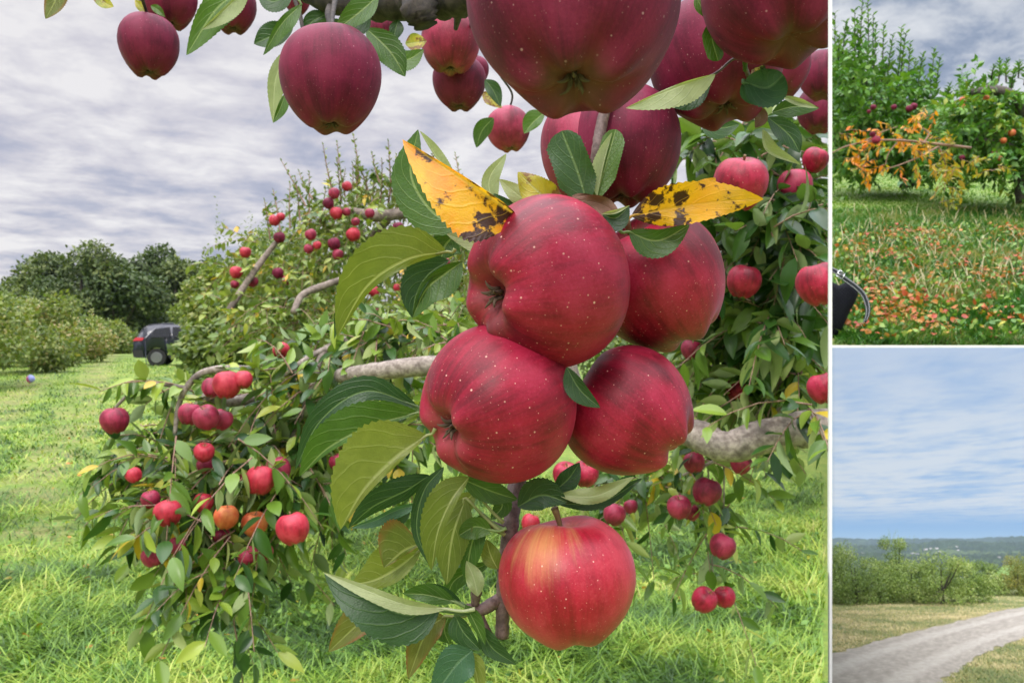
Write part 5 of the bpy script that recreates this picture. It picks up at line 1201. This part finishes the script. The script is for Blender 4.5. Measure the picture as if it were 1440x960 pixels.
# ------------------------------------------------------------------ the valley view: hillside track, orchard row, far hills
SL = .2564
def low_(x, y): return EYE-4.0-SL*np.asarray(y, float)
def lp(px, py, dz=0): Y = 4*F/(py-762); return Vector(((px-720)*Y/F, Y, float(low_(0, Y))+dz))
m_l, nb, p = newmat('hill_grass')
pos = nb.node('ShaderNodeNewGeometry').outputs['Position']; x, y, z = nb.sep(pos)
n1 = nb.noise(pos, .25, 4); n2 = nb.noise(pos, 3, 5, .7); n3 = nb.noise(pos, 14, 4, .7)
f = nb.m('ADD', nb.m('MULTIPLY', n1, .45), nb.m('MULTIPLY', n2, .55))
c = nb.ramp(f, [(.34, (.09, .12, .035)), (.47, (.19, .19, .07)), (.58, (.32, .27, .13)), (.75, (.42, .34, .2))])
c = nb.mix(nb.ss(y, 44, 50, 0, .75), c, nb.ramp(n2, [(.3, (.08, .13, .03)), (.7, (.20, .24, .08))]))
c = nb.mix(nb.ss(n3, .45, .7, 0, .4), c, (.10, .10, .04))
nb.put(p.inputs['Base Color'], c); p.inputs['Roughness'].default_value = .95; nb.put(p.inputs['Normal'], nb.bump(n3, .5, .06))
KR2 = KR
ys_ = list(np.concatenate([np.linspace(6, 70, 60), np.linspace(74, 190, 20)]))
def hl(x, y):     # hillside falls away beyond the orchard row
    return float(low_(x, y))-.55*max(0, y-66)*.35
V = []; nx = 30
for yy in ys_:
    for i in range(nx+1): V.append((yy*(KR2+(1.25-KR2)*i/nx), yy, hl(0, yy)))
n_ = nx+1; Fq = [(j*n_+i, j*n_+i+1, (j+1)*n_+i+1, (j+1)*n_+i) for j in range(len(ys_)-1) for i in range(nx)]
tag(link('hillside', mesh_np('hillside', V, Fq, None, None, True), m_l), kind='structure')
# gravel track
m_g, nb, p = newmat('gravel_track')
uv = nb.node('ShaderNodeUVMap').outputs[0]; u, v, _ = nb.sep(uv)
pos = nb.node('ShaderNodeNewGeometry').outputs['Position']
g1 = nb.noise(pos, 5, 6, .75); g2 = nb.noise(pos, 22, 4, .7)
rut = nb.noise(nb.comb(nb.m('MULTIPLY', u, 9), nb.m('MULTIPLY', v, 3), 0), 1.6, 4)
c = nb.ramp(nb.m('ADD', nb.m('MULTIPLY', rut, .5), nb.m('MULTIPLY', g1, .5)), [(.32, (.20, .18, .145)), (.5, (.30, .272, .225)), (.65, (.41, .375, .31))])
c = nb.mix(nb.ss(g2, .45, .7, 0, .5), c, (.15, .135, .11))
wt = nb.m('MULTIPLY', nb.ss(nb.m('ABSOLUTE', nb.m('SUBTRACT', nb.m('ABSOLUTE', nb.m('SUBTRACT', u, .5)), .24)), .03, .12, 1, 0), nb.ss(g1, .3, .6, .2, .6))
c = nb.mix(wt, c, (.44, .41, .35))
nb.put(p.inputs['Base Color'], c); p.inputs['Roughness'].default_value = .95; nb.put(p.inputs['Normal'], nb.bump(g2, .5, .03))
upper = [(1100, 942), (1168, 921), (1230, 903), (1300, 884), (1370, 868), (1440, 853), (1560, 834), (1700, 822)]
lower = [(1290, 1010), (1322, 962), (1352, 940), (1386, 918), (1440, 896), (1560, 862), (1700, 843)]
N_ = 60; CU = catmull([np.array(lp(*q)) for q in upper], N_); CL = catmull([np.array(lp(*q)) for q in lower], N_)
V, U = [], []; rg = np.random.RandomState(4)
for i in range(N_):
    for j in range(9):
        t = j/8; w_ = (rg.rand()-.5)*.10 if j in (0, 8) else 0
        q = CU[i]*(1-t-w_)+CL[i]*(t+w_); q[2] = low_(0, q[1])+.03-.02*abs(t-.5); V.append(q.copy()); U.append((t, i/6))
Fq = [(i*9+j, (i+1)*9+j, (i+1)*9+j+1, i*9+j+1) for i in range(N_-1) for j in range(8)]
me = mesh_np('gravel_track', V, Fq, U, None, True); clip(me, KR, False); tag(link('gravel_track', me, m_g), kind='structure')
rng = np.random.RandomState(31)
def in_road(X_, Y_):
    py = 762+4*F/Y_; px = 720+X_*F/Y_
    a_ = np.interp(px, [q[0] for q in upper], [q[1] for q in upper]); b_ = np.interp(px, [q[0] for q in lower], [q[1] for q in lower])
    return (py > a_-1) & (py < b_+1)
x, y = scatter(70000, 21, 62, KR+.001, .68); k_ = ~in_road(x, y); x, y = x[k_], y[k_]
M_vg = grass_mat('hill_grass_blade', [(.2, (.09, .14, .025)), (.42, (.22, .24, .06)), (.6, (.42, .36, .15)), (.85, (.58, .47, .26))], .3)
grass('grass', 'dry straw and green grass along both sides of the gravel track', np.stack([x, y, low_(x, y)-.02], 1), (.05+.12*rng.rand(len(x))), M_vg, rng, .013, .6, side_='R')
x, y = scatter(900, 21, 40, KR+.001, .68); r_ = in_road(x, y); x, y = x[r_], y[r_]
# orchard row beyond the track
VT = [(1176, 842, 768, 34, 'tree cut by the post at the left end of the orchard row', M_row2, 3), (1204, 848, 784, 36, 'low green tree, first one right of the post in the orchard row', M_row2, 2), (1236, 846, 790, 32, 'dense green tree left of the tall one in the orchard row', M_row2, 3),
      (1262, 838, 757, 24, 'tallest tree of the orchard row with a spiky crown', M_row2, 10), (1283, 845, 788, 30, 'green tree just right of the tallest one in the orchard row', M_row2, 4), (1325, 849, 778, 36, 'round tree with its dark trunk visible in the middle of the orchard row', M_row2, 7),
      (1362, 846, 790, 28, 'rounded pale green tree right of the one with the visible trunk', M_row2, 4), (1390, 836, 793, 22, 'smaller distant tree at the end of the orchard row before the gap', M_row2, 3), (1432, 836, 783, 26, 'yellowing bushy tree by the gravel track at the right edge', M_yrow, 3), (1460, 834, 778, 26, 'yellowing tree beyond the right edge of the gravel track view', M_yrow, 3)]
for i, (px, pb, pt, hw, lb, mt, shn) in enumerate(VT):
    Y = 4*F/(pb-762); b = (float((px-720)*Y/F), Y, float(low_(0, Y))); h = (pb-pt)*Y/F*1.06; rd = hw*Y/F*1.1
    tree('apple_tree', lb, b, h*1.0, rd*1.12, mt, 120+i, 9500, .10, 'trees of the orchard row above the valley', shootn=shn*2, shooth=.22, clipk=CT, skirt=.0, trunk_h=.22, tr=.10, lobes=15, low=6, rmat=B_dark)
b_ = lp(1440, 838)
# valley floor and ridges
def valley_h(px, Y):
    """height relative to the sloping line of sight to the horizon"""
    base = -np.interp(Y, [190, 600, 1100, 2200, 4000, 6500], [34, 52, 46, 50, 30, 70])
    base += np.exp(-((Y-1750)/420)**2)*(9+7*np.sin(px*.021+1)+10*sstep(px, 1260, 1400))
    base += np.exp(-((Y-3100)/420)**2)*(26+6*np.sin(px*.03)+14*sstep(px, 1290, 1330)-2)
    base += np.exp(-((Y-4700)/500)**2)*(22+48*sstep(px, 1385, 1425)+2*np.sin(px*.1))
    base += np.exp(-((Y-6000)/450)**2)*(88+6*np.sin(px*.017+2)+3*np.sin(px*.05))
    return base
def valley(px, Y):
    x_ = (px-720)*Y/F; return (x_, Y, EYE-SL*Y+float(valley_h(px, Y)))
m_v, nb, p = newmat('valley_forest')
pos = nb.node('ShaderNodeNewGeometry').outputs['Position']
n1 = nb.noise(pos, .012, 6, .7); n2 = nb.noise(pos, .003, 4)
c = nb.ramp(n1, [(.3, (.006, .018, .008)), (.5, (.014, .034, .012)), (.62, (.03, .06, .018)), (.75, (.08, .11, .035))])
c = nb.mix(nb.ss(n2, .60, .68, 0, .6), c, (.09, .13, .04))
nb.put(p.inputs['Base Color'], c); p.inputs['Roughness'].default_value = .95; nb.put(p.inputs['Normal'], nb.bump(n1, 1., 12))
ys_ = np.geomspace(190, 6300, 170); pxs = np.linspace(1169.5, 1640, 160); rg = np.random.RandomState(8); V = []
for yy in ys_:
    for px in pxs:
        q = valley(px, yy); V.append((q[0], q[1], q[2]+(0 if px == pxs[0] else rg.rand()*min(12, .004*yy+3))))
n_ = len(pxs); Fq = [(j*n_+i, j*n_+i+1, (j+1)*n_+i+1, (j+1)*n_+i) for j in range(len(ys_)-1) for i in range(n_-1)]
tag(link('hills', mesh_np('hills', V, Fq, None, None, True), m_v), kind='structure')
# small green hay field to the right
m_f = plain('field_green', (.16, .28, .06), .9)
q4 = [(1396, 240), (1470, 240), (1470, 330), (1412, 330)]
V = [(*(valley(px, Y)[:2]), EYE-SL*Y-{240: 10.4, 330: 9.6}[Y]) for px, Y in q4]
tag(link('field', mesh_np('field', V, [(0, 1, 2, 3)]), m_f), kind='structure')
M_house = plain('house_white', (.55, .54, .50), .8); M_roof = plain('house_roof', (.30, .28, .27), .8)
rg = np.random.RandomState(12)
HS = [(1189, 780, 30, 'low white building farthest left in the valley'), (1196, 779.5, 34, 'long pale building, second from the left in the valley'), (1207, 781, 26, 'pale building third from the left in the valley'), (1213, 780.5, 30, 'pale building just left of the tallest orchard tree'),
      (1284, 780.5, 34, 'white building just right of the tallest orchard tree'), (1290, 781.5, 26, 'low white building right beside the one by the tallest tree'), (1302, 774.5, 30, 'white building at the left of the hillside string'), (1309, 773.5, 28, 'second white building of the hillside string'),
      (1317, 773.5, 28, 'third white building of the hillside string'), (1321, 778, 20, 'small white house below the hillside string'), (1344, 771, 30, 'white building where the string climbs the hill'), (1352, 769.5, 34, 'long white building higher on the hill'),
      (1362, 768.5, 34, 'long white building near the top of the string'), (1372, 767.3, 34, 'topmost long white building of the string'), (1347, 776, 20, 'lone little house under the climbing string'), (1403, 769, 30, 'white farmhouse alone on the right hand hill'), (1405, 786, 18, 'tan farmhouse low in the woods at right'), (1336, 772.3, 26, 'small white building between the two halves of the string')]
for (px, py, w_, lb) in HS:
    Ys = np.geomspace(700, 7000, 240); yp = np.array([762-F*float(valley_h(px, Y))/Y for Y in Ys]); k_ = int(np.argmin(abs(yp-py))); Y = Ys[k_]
    s_ = Y/3700.; b = Vector(((px-720)*Y/F, Y, EYE-(py-480)*Y/F)); hh = 9*s_
    T = thing('house', lb, 'house', b, 'white buildings far down in the valley')
    bm = bmesh.new(); bbox_mesh(bm, b+Vector((0, 0, hh/2-3)), (w_*.55*s_*1.0, 12*s_, hh+6)); link('wall', bm_mesh('wall', bm), M_house, T)
    bm = bmesh.new(); w2 = w_*.29*s_
    vs = [bm.verts.new(b+Vector(q)) for q in ((-w2, -6.6*s_, hh), (w2, -6.6*s_, hh), (w2, 6.6*s_, hh), (-w2, 6.6*s_, hh), (-w2, 0, hh*1.4), (w2, 0, hh*1.4))]
    for f_ in ((0, 1, 5, 4), (3, 4, 5, 2), (0, 4, 3), (1, 2, 5), (0, 3, 2, 1)): bm.faces.new([vs[k] for k in f_])
    link('roof', bm_mesh('roof', bm), M_roof, T)

# ------------------------------------------------------------------ haze in the valley air
mh = bpy.data.materials.new('haze'); mh.use_nodes = True; nt = mh.node_tree
nt.nodes.remove(nt.nodes['Principled BSDF']); pv = nt.nodes.new('ShaderNodeVolumePrincipled')
pv.inputs['Density'].default_value = HAZE; pv.inputs['Color'].default_value = (.56, .75, .96, 1); pv.inputs['Anisotropy'].default_value = .2
nt.links.new(pv.outputs[0], nt.nodes['Material Output'].inputs['Volume'])
bm = bmesh.new(); zb, ztp = EYE-SL*6400-90, 30
bbox_mesh(bm, (1500, 3100, (zb+ztp)/2), (9000, 6700, ztp-zb))
tag(link('haze', bm_mesh('haze', bm), mh), 'thin blue haze filling the air over the valley', 'haze', kind='stuff')
